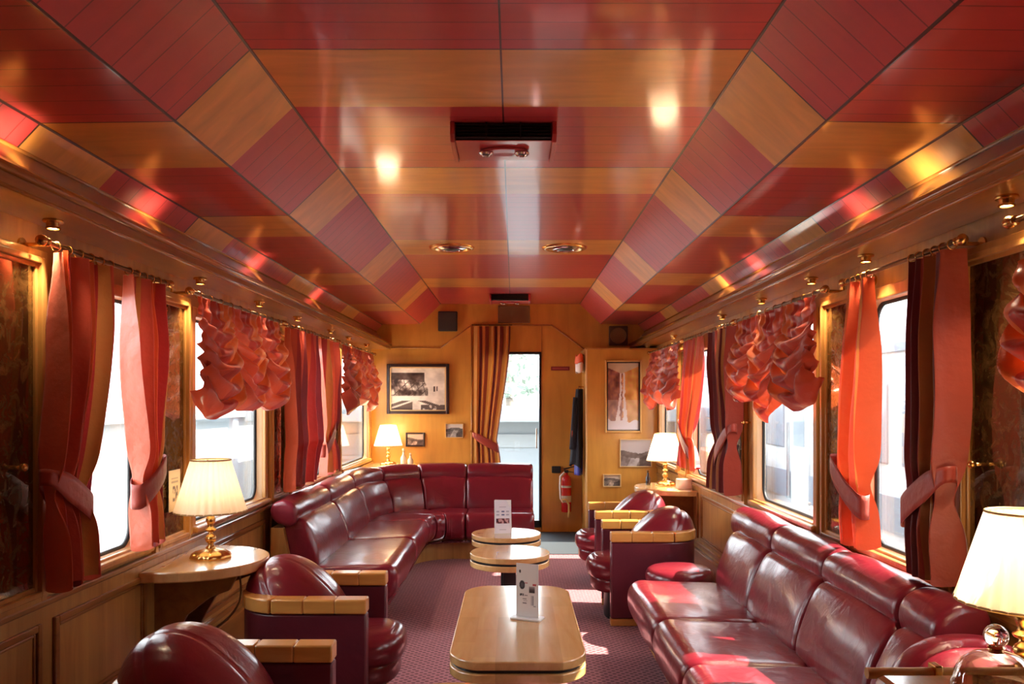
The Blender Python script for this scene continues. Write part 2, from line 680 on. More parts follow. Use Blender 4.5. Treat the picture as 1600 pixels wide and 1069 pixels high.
# ------------------------------------------------------------------ the room shell
W = 1.40
YB, YF = 8.2, -1.3
prof = [(-W, 2.09), (-1.356, 2.024), (-1.288, 2.096), (-.913, 2.101), (-.70, 2.303), (0, 2.303), (.70, 2.303), (.913, 2.101), (1.288, 2.096), (1.356, 2.024), (W, 2.09)]
mb = MB()
inner = prof[1:-1]
ys = [YF + (YB - YF) * k / 12 for k in range(13)]
mb.grid(lambda u, v: (inner[round(u * 8)][0], YF + (YB + .02 - YF) * v, inner[round(u * 8)][1]), 8, 12)
for i_ in range(len(mb.m)):
    mb.m[i_] = 1 if i_ % 8 in (2, 5) else 0
mb.build('ceiling', [M['ceil'], ceiling_mat('satin_ceiling_boards', .35, .3)], kind='structure')
MB().grid(lambda u, v: (-1.6 + 3.2 * u, YF - .1 + (YB + .3 - YF) * v, 2.42), 1, 1).build('roof', M['wall'], kind='structure')
MB().box((-1.6, YF - .1, -.08), (1.6, 9.0, 0)).build('floor', M['carpet'], kind='structure')
MB().box((.02, 7.0, 0), (1.36, 8.19, .006)).build('floor_mat', M['grey'], kind='structure')


def side_wall(name, sgn, wins):
    mb = MB()
    x0, x1 = sorted((sgn * W, sgn * (W + .06)))
    ylo, yhi = YF, YB + .1
    mb.box((x0, ylo, 0), (x1, yhi, WZ0))
    mb.box((x0, ylo, WZ1), (x1, yhi, 2.35))
    e = [ylo] + [q for w in wins for q in w] + [yhi]
    for i in range(0, len(e), 2):
        mb.box((x0, e[i], WZ0), (x1, e[i + 1], WZ1))
    return mb.build(name, M['wallv'], kind='structure')


side_wall('wall_left', -1, WIN_L)
side_wall('wall_right', 1, WIN_R)
# back wall with the doorway
DX0, DX1, DZ1 = -.345, .312, 1.82
mb = MB()
mb.box((-1.5, YB, 0), (DX0, YB + .07, 2.4))
mb.box((DX1, YB, 0), (1.5, YB + .07, 2.4))
mb.box((DX0, YB, DZ1), (DX1, YB + .07, 2.4))
mb.box((DX0, YB, 0), (DX1, YB + .07, .05))
mb.build('wall_back', M['wallb'], kind='structure')
MB().box((-1.5, YF - .08, 0), (1.5, YF, 2.4)).build('wall_front', M['wallv'], kind='structure')

# cornice boxes with the bright bead
for i, sg in enumerate((-1, 1)):
    P = [(sg * x, z) for x, z in [(1.40, 1.848), (1.209, 1.848), (1.205, 1.879), (1.222, 1.905), (1.30, 1.958), (1.356, 2.024), (1.40, 2.06)]]
    if sg > 0:
        P = P[::-1]
    MB().prism(P, 'y', YF, YB).build('trim_%d' % (i + 1), M['trim'], bevel=.006, kind='structure')
    mb = MB()
    mb.tube([(sg * 1.205, YF, 1.892), (sg * 1.205, YB, 1.892)], .013, 12)
    mb.tube([(sg * 1.212, YF, 1.848), (sg * 1.212, YB, 1.848)], .006, 8)
    mb.tube([(sg * 1.352, YF, 2.022), (sg * 1.352, YB, 2.022)], .007, 8)
    mb.build('trim_%d' % (i + 3), mat('lacquered_bead_%d' % i, (176, 120, 60), .18, 0, .8), smooth=180, kind='structure')


def frame_boxes(mb, sg, y0, y1, z0, z1, w, t, x=W):
    """a rectangular moulding on a side wall"""
    a, b = sorted((sg * x, sg * (x - t)))
    mb.box((a, y0, z0), (b, y0 + w, z1))
    mb.box((a, y1 - w, z0), (b, y1, z1))
    mb.box((a, y0 + w, z0), (b, y1 - w, z0 + w))
    mb.box((a, y0 + w, z1 - w), (b, y1 - w, z1))


# dado panel mouldings, sill rails, baseboards
for i, (sg, wins) in enumerate(((-1, WIN_L), (1, WIN_R))):
    mb = MB()
    for y0, y1 in [(.5, 1.9), (2.02, 2.46), (2.53, 3.16), (3.6, 4.68), (4.78, 5.9), (6.0, 7.0), (7.1, 8.1)]:
        frame_boxes(mb, sg, y0, y1, .31, .645, .022, .012)
        frame_boxes(mb, sg, y0 + .025, y1 - .025, .335, .62, .01, .006)
    a, b = sorted((sg * W, sg * (W - .016)))
    mb.box((a, YF, .262), (b, YB, .285))
    mb.build('trim_%d' % (i + 5), M['trim'], bevel=.004, kind='structure')
    a, b = sorted((sg * W, sg * (W - .03)))
    MB().box((a, YF, 0), (b, YB, .235)).build('baseboard_' + ('left', 'right')[i], M['trim'], bevel=.006, kind='structure')
    mb = MB()
    a, b = sorted((sg * W, sg * (W - .022)))
    mb.box((a, YF, .695), (b, YB, .718))
    mb.build('trim_%d' % (i + 7), M['trim'], bevel=.006, kind='structure')


def rrect(y0, y1, z0, z1, r, n=6):
    pts = []
    for cy, cz, a0 in ((y1 - r, z0 + r, -90), (y1 - r, z1 - r, 0), (y0 + r, z1 - r, 90), (y0 + r, z0 + r, 180)):
        for k in range(n + 1):
            t = math.radians(a0 + 90 * k / n)
            pts.append((cy + r * math.cos(t), cz + r * math.sin(t)))
    return pts


def window(k, sg, y0, y1):
    e = sempty('window_%d' % k)
    mb = MB()
    frame_boxes(mb, sg, y0 - .035, y1 + .035, WZ0 - .03, WZ1 + .035, .045, .014)
    mb.build('casing', M['trimv'], e, bevel=.005)
    # cream reveal between casing and glass, with the rounded opening
    mb = MB()
    out = rrect(y0 - .004, y1 + .004, WZ0 - .004, WZ1 + .004, .004, 6)
    inn = rrect(y0 + .012, y1 - .012, WZ0 + .012, WZ1 - .012, .075, 6)
    n = len(out)
    vs = [(sg * W, a, b) for a, b in out] + [(sg * (W + .05), a, b) for a, b in inn] + [(sg * (W + .062), a, b) for a, b in out]
    fs = []
    for q in range(n):
        q2 = (q + 1) % n
        fs += [(q, q2, n + q2, n + q), (n + q, n + q2, 2 * n + q2, 2 * n + q)]
    mb.add(vs, fs)
    mb.build('reveal', M['reveal'], e, smooth=40)
    mb = MB()
    mb.tube([(sg * (W + .047), a, b) for a, b in inn], .009, 8, closed=True)
    mb.build('gasket', M['gasket'], e, smooth=180)
    a, b = sorted((sg * (W + .046), sg * (W + .052)))
    MB().box((a, y0 + .004, WZ0 + .004), (b, y1 - .004, WZ1 - .004)).build('pane', M['glass'], e)
    a, b = sorted((sg * (W + .045), sg * (W - .035)))
    MB().box((a, y0 - .03, WZ0 - .022), (b, y1 + .03, WZ0 + .006)).build('sill', M['trimv'], e, bevel=.008)
    return e


k = 1
for sg, wins in ((-1, WIN_L), (1, WIN_R)):
    for a, b in wins:
        window(k, sg, a, b)
        k += 1

# glass door in the back wall, its surround and the side panel
d = sempty('door_1')
mb = MB()
for a, b, c_, e_ in ((DX0, DX0 + .022, .05, DZ1), (DX1 - .022, DX1, .05, DZ1)):
    mb.box((a, YB - .012, c_), (b, YB + .06, e_))
mb.box((DX0, YB - .012, DZ1 - .025), (DX1, YB + .06, DZ1))
mb.box((DX0, YB - .012, .05), (DX1, YB + .06, .12))
mb.build('door_frame', M['darkmetal'], d, bevel=.004)
MB().box((DX0 + .02, YB + .03, .12), (DX1 - .02, YB + .036, DZ1 - .02)).build('pane', M['glass'], d)
mb = MB()
mb.tube([(DX1 - .05, YB - .04, .85), (DX1 - .05, YB - .04, 1.05)], .008, 10)
mb.tube([(DX1 - .05, YB - .04, .87), (DX1 - .05, YB, .87)], .006, 8)
mb.tube([(DX1 - .05, YB - .04, 1.03), (DX1 - .05, YB, 1.03)], .006, 8)
mb.build('door_handle', M['chrome'], d, smooth=40)
mb = MB()
pts = [(-.389, .0), (-.389, 2.09), (.418, 2.09), (.76, 1.833)]
for (xa, za), (xb, zb) in zip(pts, pts[1:]):
    mb.tube([(xa, YB - .004, za), (xb, YB - .004, zb)], .008, 8)
mb.tube([(-.389, YB - .004, 2.09), (-.70, YB - .004, 1.86)], .005, 8)
mb.tube([(-.70, YB - .004, 1.86), (-1.2, YB - .004, 1.86)], .005, 8)
mb.tube([(.318, YB - .003, 0.02), (.318, YB - .003, 2.09)], .003, 6)
mb.build('trim_9', M['trimv'], smooth=180, kind='structure')

# ------------------------------------------------------------------ outside, beyond the glass
M['body'] = mat('pale_carriage_paint', (184, 191, 198), .5)
M['bodyband'] = mat('blue_grey_carriage_band', (126, 138, 152), .5)
M['cwin'] = mat('carriage_window_glass', (132, 142, 154), .15)
M['cbrown'] = mat('brown_timber_stack', (110, 70, 54), .8)
M['wallpale'] = mat('pale_render', (176, 182, 186), .8)
M['ground'] = mat('pale_gravel', (150, 148, 144), .9, bump=.4, bscale=20, var=.2, vscale=3)
M['leaf'] = mat('pale_foliage', (126, 140, 128), .8, var=.3, vscale=5)
M['bark'] = mat('grey_bark', (120, 110, 100), .9)
MB().grid(lambda u, v: (-40 + 80 * u, -20 + 80 * v, -1.15), 4, 4).build('ground', M['ground'], kind='structure')


def carriage(x, y0, y1, label):
    e = thing('train_carriage', label, 'train', (x, (y0 + y1) / 2, -1.15))
    L = (y1 - y0) / 2
    pr = [(0, .9), (0, 2.9), (.12, 3.2), (.5, 3.45), (1.3, 3.55), (2.1, 3.45), (2.5, 3.2), (2.6, 2.9), (2.6, .9)]
    MB().prism(pr[::-1], 'y', -L, L).build('body', M['body'], e, bevel=.03)
    mb = MB()
    mb.box((-.02, -L, 1.2), (0.01, L, 1.55))
    mb.box((-.02, -L, 2.95), (0.01, L, 3.03))
    mb.build('stripe', M['bodyband'], e)
    q = -L + .7
    kk = 0
    while q < L - 1.2:
        if kk % 4 == 3:
            mb = MB()
            mb.box((-.03, q, .95), (.02, q + .62, 2.85))
            dd = mb.build('door', M['wallpale'], e, bevel=.02)
            MB().box((-.04, q + .12, 1.9), (-.02, q + .5, 2.65)).build('window', M['cwin'], dd)
            MB().box((-.06, q + .66, 1.2), (-.03, q + .69, 2.2)).build('handrail', M['chrome'], e)
            q += .95
        else:
            MB().box((-.025, q, 1.85), (.02, q + .75, 2.65)).build('window', M['cwin'], e, bevel=.03)
            q += 1.05
        kk += 1
    for yy in (-L + 1.4, -L + 3.0, L - 3.0, L - 1.4):
        mb = MB()
        mb.lathe([(0, -.06), (.42, -.06), (.42, .02), (.46, .05), (.46, .08), (0, .08)], n=24, M=Matrix.Translation((.5, yy, .46)) @ Matrix.Rotation(PI / 2, 4, 'Y'))
        mb.build('wheel', M['darkmetal'], e, smooth=40)
    return e


carriage(3.7, -2, 21, 'pale grey railway carriage standing outside the right hand windows')
# timber stacks and station buildings
for i, (yy, lab) in enumerate(((4.2, 'brown timber stack outside the nearest right hand window'), (11.2, 'brown timber stack outside the far right window'))):
    mb = MB()
    for r in range(5):
        mb.box((2.7, yy, -1.15 + r * .36 + .03), (3.3, yy + 1.2, -1.15 + r * .36 + .34))
    tag(mb.build('timber_stack', M['cbrown'], bevel=.02), lab, 'timber')
e = thing('platform_building', 'pale low platform wall with pillars outside the left windows', 'building', (-6.2, 4, -1.15))
MB().box((-.3, -9, 0), (.3, 45, 2.15)).build('wall', M['wallpale'], e)
MB().box((-.5, -9, 2.15), (.5, 45, 2.3)).build('coping', M['body'], e)
for q in range(-8, 45, 3):
    MB().box((.3, q - .15, 0), (.42, q + .15, 2.15)).build('pillar', M['body'], e)
M['stn'], M['stn2'], M['stn3'] = mat('grey_station_render', (122, 130, 136), .8), mat('grey_station_band', (126, 132, 136), .7), mat('station_window_glass', (82, 94, 106), .2)
e = thing('station_building', 'pale station building seen through the glass door', 'building', (0.5, 15.5, -1.15))
MB().box((-5, 0, 0), (2.6, 4, 2.15)).build('wall', M['stn'], e)
MB().box((-5.3, -.9, 2.1), (2.85, 4.2, 2.36)).build('canopy', M['stn'], e, bevel=.03)
MB().box((-5, -.05, 1.6), (2.6, .02, 1.85)).build('fascia_band', M['stn2'], e)
for q in range(-4, 2, 2):
    f = MB().box((q + .2, -.06, .5), (q + 1.1, .02, 1.45)).build('window', M['stn2'], e, bevel=.02)
    MB().box((q + .27, -.075, .57), (q + 1.03, -.05, 1.38)).build('pane', M['stn3'], f)
e = thing('tree', 'pale bare-looking tree above the station roof behind the glass door', 'tree', (-.1, 21.5, -1.15))
MB().tube([(0, 0, 0), (.05, 0, 1.5), (0, 0, 3.2), (.1, 0, 4.6)], [.16, .13, .1, .04], 8).build('trunk', M['bark'], e, smooth=180)
mb = MB()
for q in range(900):
    t, h, r = random.uniform(0, 2 * PI), random.uniform(2.6, 6.2), random.random() ** .5
    rr = 2.4 * math.sin(PI * min(1, max(0, (h - 2.3) / 4.2))) * r
    c = Vector((rr * math.cos(t), rr * math.sin(t), h))
    a, b_ = Vector((random.gauss(0, 1), random.gauss(0, 1), random.gauss(0, 1))).normalized() * .14, Vector((random.gauss(0, 1), random.gauss(0, 1), random.gauss(0, 1))).normalized() * .08
    mb.add([c - a, c + b_, c + a, c - b_], [(0, 1, 2, 3)])
mb.build('foliage', M['leaf'], e)


# ------------------------------------------------------------------ mirrors between the windows
def wall_mirror(sg, y0, y1, label):
    e = thing('wall_mirror', label, 'mirror', (sg * W, (y0 + y1) / 2, .71), 0, 'antique mirrors on the window piers')
    h, w = 1.06, (y1 - y0) / 2
    mb = MB()
    for (a0, a1, t) in ((0, .03, .02), (.022, .04, .028), (.038, .052, .014)):
        for (ya, yb, za, zb) in ((-w + a0, -w + a1, a0, h - a0), (w - a1, w - a0, a0, h - a0), (-w + a1, w - a1, a0, a1), (-w + a1, w - a1, h - a1, h - a0)):
            xa, xb = sorted((0, -sg * t))
            mb.box((xa, ya, za), (xb, yb, zb))
    mb.build('mirror_frame', M['trimv'], e, bevel=.003)
    xa, xb = sorted((0, -sg * .006))
    MB().box((xa, -w + .045, .045), (xb, w - .045, h - .045)).build('mirror_glass', M['mirror'], e)
    return e


for sg, nm in ((-1, 'left'), (1, 'right')):
    a = ['mottled antique mirror nearest the camera on the %s wall' % nm,
         'mottled antique mirror behind the striped curtain by the %s' % ('big lamp on the left' if sg < 0 else 'ruched blind above the right sofa'),
         'mottled antique mirror beyond the ruched blind near the %s' % ('corner sofa end' if sg < 0 else 'ottoman on the right'),
         'narrow antique mirror farthest from the camera on the %s wall' % nm]
    for (y0, y1), lb in zip([(2.03, 2.47), (3.22, 3.57), (4.745, 5.105), (6.31, 6.66)], a):
        wall_mirror(sg, y0, y1, lb)

# ------------------------------------------------------------------ curtain rods, curtains, blinds
XR, ZR = 1.305, 1.775


def rod(sg, y0, y1, label):
    e = thing('curtain_rod', label, 'curtain rod', (sg * XR, (y0 + y1) / 2, ZR), 0, 'brass curtain rods over the windows')
    h = (y1 - y0) / 2
    MB().tube([(0, -h, 0), (0, h, 0)], .0075, 12).build('rod', M['darkbrass'], e, smooth=40)
    for s in (-1, 1):
        mb = MB()
        R = Matrix.Translation((0, s * h, 0)) @ Matrix.Rotation(-s * PI / 2, 4, 'X')
        mb.lathe([(.0075, 0), (.013, .003), (.013, .009), (.007, .013), (.015, .024), (.017, .033), (.012, .043), (0, .048)], n=16, M=R)
        mb.build('finial', M['brass'], e, smooth=60)
        mb = MB()
        mb.tube([(0, s * (h - .03), 0), (sg * (W - XR), s * (h - .03), 0)], .006, 10)
        mb.lathe([(0, 0), (.02, 0), (.02, .006), (0, .008)], n=16, M=Matrix.Translation((sg * (W - XR), s * (h - .03), 0)) @ Matrix.Rotation(-sg * PI / 2, 4, 'Y'))
        mb.build('bracket', M['brass'], e, smooth=40)
    return e


ROD_L = [(2.34, 3.14), (3.39, 4.69), (4.79, 6.13), (6.27, 7.80)]
ROD_R = [(2.33, 3.10), (3.34, 4.66), (4.70, 6.07), (6.16, 7.60), (1.18, 2.05)]
nth = ['nearest the camera', 'over the ruched blind by the big lamp', 'over the curtains by the corner sofa', 'in the far left corner']
for (a, b), t in zip(ROD_L, nth):
    rod(-1, a, b, 'thin brass curtain rod on the left wall ' + t)
nth = ['over the window behind the near sofa end', 'over the large ruched blind above the sofa', 'over the curtains by the far lamp', 'by the waterfall painting', 'cut off by the photo edge']
for (a, b), t in zip(ROD_R, nth):
    rod(1, a, b, 'thin brass curtain rod on the right wall ' + t)


def curtain(sg, top, tie, bot, hook, label, nf=6, A=.031, seed=0.0, ztop=ZR - .016, mats='curtain', axis='y', xr=None, free=False):
    """top/bot = (y0, y1[, z]); tie = (y0, y1, z); hook = side the sash is pulled to"""
    xr = sg * XR if xr is None else xr
    yc = (top[0] + top[1]) / 2
    org = (xr, yc, bot[2]) if axis == 'y' else (yc, xr, bot[2])
    e = thing('curtain', label, 'curtain', org, 0, 'striped silk curtains')
    zt, zb = tie[2], bot[2]

    def T(a, b_, z):        # along the wall, off the wall, height
        return (b_ - xr, a - yc, z - zb) if axis == 'y' else (a - yc, b_ - xr, z - zb)

    def edges(z):
        if z >= zt:
            t = (ztop - z) / (ztop - zt)
            t = sstep(t) * .45 + .55 * t ** 2.2
            return lerp(top[0], tie[0], t), lerp(top[1], tie[1], t)
        t = ((zt - z) / max(1e-4, zt - zb)) ** .55
        return lerp(tie[0], bot[0], t), lerp(tie[1], bot[1], t)

    def fn(u, v):
        z = ztop - (ztop - zb) * v
        a, b_ = edges(z)
        env = .55 + .45 * sstep(v * 4)
        ph = 2 * PI * nf * u + seed + .9 * math.sin(2.3 * v + seed)
        uu = u + .35 / nf / (2 * PI) * math.sin(2 * ph) + .02 * math.sin(5 * v + seed) * math.sin(PI * u)
        y = lerp(a, b_, uu)
        q = mnoise.noise(Vector((u * 4 + seed, v * 3.1, seed))) * .014 * sstep(v * 3)
        pin = math.exp(-((z - zt) / .07) ** 2) if not free else 0
        amp = A * env * (1 - .45 * pin) * (1 + .35 * math.sin(nf * u * 2.1 + seed))
        x = xr + amp * math.sin(ph) + q + (A * .5 * (1 - pin) * math.sin(ph * .5 + 1))
        zz = z + (.012 * math.sin(ph + 1) if v > .999 else 0)
        return T(y, x, zz)
    MB().grid(fn, nf * 16, 56).build('drape', M[mats], e, smooth=180)
    # pinch pleat rings on the rod
    for k in range(nf + 1):
        y = lerp(top[0] + .012, top[1] - .012, k / nf)
        mb = MB()
        R = .0135
        pts = []
        for q in range(16):
            t = 2 * PI * q / 16
            pts.append(T(y, xr + R * math.cos(t), ztop + .016 + R * math.sin(t) - .004))
        mb.tube(pts, .0022, 6, closed=True)
        mb.build('ring', M['brass'], e, smooth=180)
    if not free:
        a, b_ = tie[0], tie[1]
        c_, r = (a + b_) / 2, (b_ - a) / 2 + .016
        sl = hook * .55

        def band(u, v):
            t = 2 * PI * u
            yy = c_ + r * math.cos(t)
            hk = math.exp(-((math.cos(t) - hook) / .35) ** 2)
            xx = xr + (A * .75 + .014) * math.copysign(abs(math.sin(t)) ** .6, math.sin(t))
            zz = zt + sl * (yy - c_) + (v - .5) * .088 * (1 - .45 * hk)
            return T(yy, xx, zz)
        MB().grid(band, 40, 4, wrap=True).build('tieback', M['sash'], e, smooth=60, solid=.002)
        mb = MB()
        yh, zh = c_ + hook * (r + .02), zt + sl * hook * r + .03
        wx = (sg * W if axis == 'y' else YB)
        p0, p1 = T(yh, wx, zh), T(yh, lerp(wx, xr, .5), zh)
        mb.tube([p0, p1], .006, 8)
        mb.ball(p1, .012, nu=12, nv=8)
        mb.build('tieback_hook', M['brass'], e, smooth=180)
    return e


curtain(-1, (2.37, 2.71), (2.34, 2.545, 1.035), (2.37, 2.58, .765), -1, 'wide orange striped curtain with pulled-aside sash, leftmost in the photo', nf=5, seed=.3)
curtain(-1, (2.82, 3.13), (2.90, 3.08, 1.035), (2.90, 3.075, .79), 1, 'orange striped curtain tied back just left of the big lit lamp', nf=5, seed=1.7)
curtain(-1, (4.82, 5.46), (4.84, 5.52, 1.05), (4.80, 5.36, .79), 1, 'straight hanging red striped curtain above the near end of the corner sofa', nf=8, seed=2.2, free=True)
curtain(-1, (5.62, 6.10), (5.72, 6.02, 1.06), (5.70, 6.08, .80), 1, 'short gathered orange curtain next to the far left ruched blind', nf=6, seed=3.1)
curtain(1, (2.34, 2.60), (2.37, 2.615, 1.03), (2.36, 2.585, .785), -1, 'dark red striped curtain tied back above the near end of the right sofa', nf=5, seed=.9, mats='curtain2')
curtain(1, (2.885, 3.09), (2.95, 3.20, 1.01), (2.92, 3.10, .79), 1, 'orange striped curtain tied up between the two nearest right windows', nf=4, seed=2.5)
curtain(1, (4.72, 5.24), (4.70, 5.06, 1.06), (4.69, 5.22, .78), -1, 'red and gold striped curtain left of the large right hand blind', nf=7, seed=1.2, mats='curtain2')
curtain(1, (5.46, 6.04), (5.80, 6.18, 1.05), (5.62, 6.20, .84), 1, 'orange curtain gathered behind the lit lamp at the far right window', nf=7, seed=4.0)
curtain(1, (-.37, .0), (-.362, -.135, .92), (-.36, -.05, .08), -1, 'tall gold and maroon striped curtain tied back over the glass door', nf=5, seed=.6, ztop=2.072, mats='doorcurtain', axis='x', xr=8.125, A=.030)
tag(MB().tube([(-.385, 8.125, 2.084), (.02, 8.125, 2.084)], .007, 10).build('curtain_rod', M['darkbrass'], smooth=40),
    'short brass rail holding the gold curtain at the glass door', 'curtain rod', 'brass curtain rods over the windows')


def blind(sg, y0, y1, h, label, cells=3, seed=0.0):
    xr = sg * XR
    e = thing('ruched_blind', label, 'blind', (xr, (y0 + y1) / 2, ZR), 0, 'ruched silk blinds')
    L = y1 - y0

    rnd = random.Random(int(seed * 10))
    ex = [rnd.uniform(.16, .34) for _ in range(cells)]
    of = [rnd.uniform(0, 6) for _ in range(cells)]
    tp = [rnd.uniform(.70, .84) for _ in range(cells + 1)]

    def fn(u, v):
        c = u * cells
        k = min(cells - 1, int(c))
        t = c - k
        s = 4 * t * (1 - t)
        s2 = s ** .6
        N = lambda a, b, c_: mnoise.noise(Vector((a, b, c_ + seed)))
        n1 = N(u * 6, v * 2.6, 0.0)
        n2 = N(u * 13, v * 8, 3.1)
        n3 = N(u * 5, v * 5.5, 7.7)
        base = h * lerp(tp[k], tp[k + 1], t)
        drop = base * v + h * ex[k] * s2 * v ** 1.3 * (1 + .3 * n1)
        grow = sstep(v * 1.5)
        skew = (t - .5) * (1.2 * N(k * 3.3, v * 2.2, 5.5))
        ph = 2 * PI * (v * 6.4 + (1 - s) * .45 + .45 * skew + .45 * n1 + .15 * n3) + of[k]
        f = (.5 + .5 * math.sin(ph)) ** 1.6
        f2 = (.5 + .5 * math.sin(ph * 1.7 + 9 * (t - .5) + 4 * n3)) ** 2
        amp = (.006 + .066 * grow) * (.50 + .50 * s2) * (.85 + .55 * n3)
        x = .004 + .030 * s2 * grow + amp * f + .018 * grow * f2 + .012 * n2 * grow
        if v > .9:
            x -= .045 * ((v - .9) / .1) ** 1.5
        x += .010 * math.sin(u * 2 * PI * cells * 5 + n1) * (1 - sstep(v * 1.6))
        x += .008 * math.sin(v * 90) * (1 - s) ** 6 * grow
        y = L * (u - .5) + .014 * math.sin(ph + 1) * (1 if t < .5 else -1) * (1 - s) * grow + .016 * n2 * grow
        z = -.012 - drop + .016 * math.sin(ph + .8) * grow
        return (-sg * x, y, z)
    MB().grid(fn, cells * 44, 130).build('fabric', M['blind'], e, smooth=180)

    for k in range(cells * 3 + 1):
        y = lerp(-L / 2 + .015, L / 2 - .015, k / (cells * 3))
        mb = MB()
        mb.tube([(.0135 * math.cos(2 * PI * q / 14), y, -.004 + .0135 * math.sin(2 * PI * q / 14)) for q in range(14)], .0022, 6, closed=True)
        mb.build('ring', M['brass'], e, smooth=180)
    return e


blind(-1, 3.44, 4.64, .49, 'copper ruched blind in swags above the big lit lamp', seed=.4)
blind(-1, 6.34, 7.72, .49, 'copper ruched blind in the far left corner beside the large framed photo', seed=5.2)
blind(1, 3.40, 4.60, .49, 'large copper ruched blind above the right hand sofa', seed=8.3)
blind(1, 6.22, 7.54, .49, 'copper ruched blind beside the waterfall painting', seed=11.1)
blind(1, 1.24, 2.0, .49, 'copper ruched blind cut off by the right edge of the photo', seed=14.9)

# ------------------------------------------------------------------ cornice spotlights
SPL = [2.376, 3.49, 4.30, 5.06, 5.98, 6.63, 7.44]
SPR = [2.10, 2.94, 3.48, 4.18, 4.97, 6.47, 7.75]
order = ['first', 'second', 'third', 'fourth', 'fifth', 'sixth', 'seventh']


def spot_proto():
    e = thing('spotlight', '', 'spotlight', (0, 0, 0), 0, 'small spotlights under the cornices')
    MB().lathe([(.020, .0), (.034, .0), (.036, -.006), (.034, -.010), (.024, -.012), (.022, -.026), (.026, -.030), (.026, -.034), (.020, -.034), (.018, -.012), (.018, 0)], n=24).build('housing', M['brass'], e, smooth=50)
    MB().lathe([(0, -.030), (.018, -.029), (.019, -.026), (0, -.024)], n=20).build('lens', M['lens'], e, smooth=60)
    ld = bpy.data.lights.new('spot_lamp', 'SPOT')
    ld.energy = 4.5
    ld.color = (1, .80, .55)
    ld.spot_size = math.radians(95)
    ld.spot_blend = .7
    ld.shadow_soft_size = .015
    lo = bpy.data.objects.new('spot_lamp', ld)
    C.objects.link(lo)
    lo.parent = e
    lo.location = (0, 0, -.036)
    return e


sp0 = spot_proto()
first = True
for sg, ys_, nm in ((-1, SPL, 'left'), (1, SPR, 'right')):
    for y, od in zip(ys_, order):
        lab = '%s small brass spotlight from the camera under the %s cornice' % (od, nm)
        if first:
            sp0.location = (sg * 1.31, y, 1.848)
            sp0.scale = (.8,) * 3
            sp0['label'] = lab
            first = False
        else:
            dup(sp0, (sg * 1.31, y, 1.848), label=lab, scale=.8)

# warm spots added without fittings, putting glow patches on the cove boards
lu = bpy.data.lights.new('cornice_glow', 'SPOT')
lu.energy = .6
lu.color = (1, .68, .38)
lu.spot_size = math.radians(120)
lu.spot_blend = 1.0
lu.shadow_soft_size = .03
for sg, ys_ in ((-1, (2.2, 3.05, 4.3, 5.6)), (1, (2.55, 3.05, 4.34, 5.0))):
    for y in ys_:
        lo = bpy.data.objects.new('cornice_glow', lu)
        C.objects.link(lo)
        lo.location = (sg * 1.262, y, 1.965)
        lo.rotation_euler = Vector((sg * .8, 0, .75)).to_track_quat('-Z', 'Y').to_euler()

# ------------------------------------------------------------------ ceiling fittings
def ac_unit(y, label):
    e = thing('ceiling_vent', label, 'air vent', (0.0, y, 2.303), 0, 'red ceiling vents')
    w, d = .172, .13
    mb = MB()
    mb.prism([(-d + .02, 0), (d, 0), (d - .01, -.062), (-d + .02, -.062)][::-1], 'x', -w, w)
    mb.build('housing', M['acred'], e, bevel=.004)
    for s in (-1, 1):
        mb = MB()
        mb.prism([(-d - .005, 0), (d + .01, 0), (d - .004, -.07), (-d + .012, -.07), (-d - .005, -.045)], 'x', s * w, s * (w + .016))
        mb.build('side_plate', M['acred'], e, bevel=.003)
    mb = MB()
    for r in range(5):
        z = -.008 - r * .011
        mb.box((-w + .004, -d + .004, z - .003), (w - .004, -d + .024, z))
    for xx in (-.06, .06):
        mb.box((xx - .002, -d + .002, -.058), (xx + .002, -d + .008, -.002))
    mb.build('louvre', M['darkmetal'], e)
    MB().box((-w + .004, -d + .0185, -.06), (w - .004, -d + .0195, -.002)).build('slot_back', M['black'], e)
    mb = MB()
    mb.lathe([(.0, -.062), (.085, -.062), (.09, -.066), (.082, -.071), (.06, -.070), (0, -.069)], n=40, M=Matrix.Scale(.52, 4, (0, 1, 0)))
    mb.build('sensor_plate', M['acred'], e, smooth=50)
    for s in (-1, 1):
        mb = MB()
        mb.lathe([(.015, -.066), (.026, -.068), (.028, -.075), (.021, -.081), (.015, -.072)], n=24, M=Matrix.Translation((s * .066, 0, 0)))
        mb.build('bezel', M['chrome'], e, smooth=60)
        MB().lathe([(0, -.069), (.018, -.069), (.015, -.076), (0, -.077)], n=20, M=Matrix.Translation((s * .066, 0, 0))).build('lens', M['black'], e, smooth=60)
    return e


ac_unit(2.99, 'red ceiling vent with twin round lenses nearest the camera')
ac_unit(7.55, 'red ceiling vent at the far end above the doorway')
for sx, nm in ((-1, 'left'), (1, 'right')):
    e = thing('ceiling_downlight', 'round brass recessed downlight in the ceiling, %s of the pair' % nm, 'downlight', (sx * .36, 5.19, 2.303), 0, 'recessed ceiling downlights')
    MB().lathe([(.095, -.002), (.105, -.012), (.125, -.014), (.141, -.008), (.145, 0), (.095, 0)], n=48).build('trim_ring', M['brass'], e, smooth=60)
    MB().lathe([(.10, -.003), (.075, -.016), (.066, -.018), (.06, -.01), (.07, -.002)], n=40).build('reflector', M['chrome'], e, smooth=60)
    MB().lathe([(0, -.004), (.062, -.004), (.05, -.016), (0, -.018)], n=32).build('eyeball', M['black'], e, smooth=60)

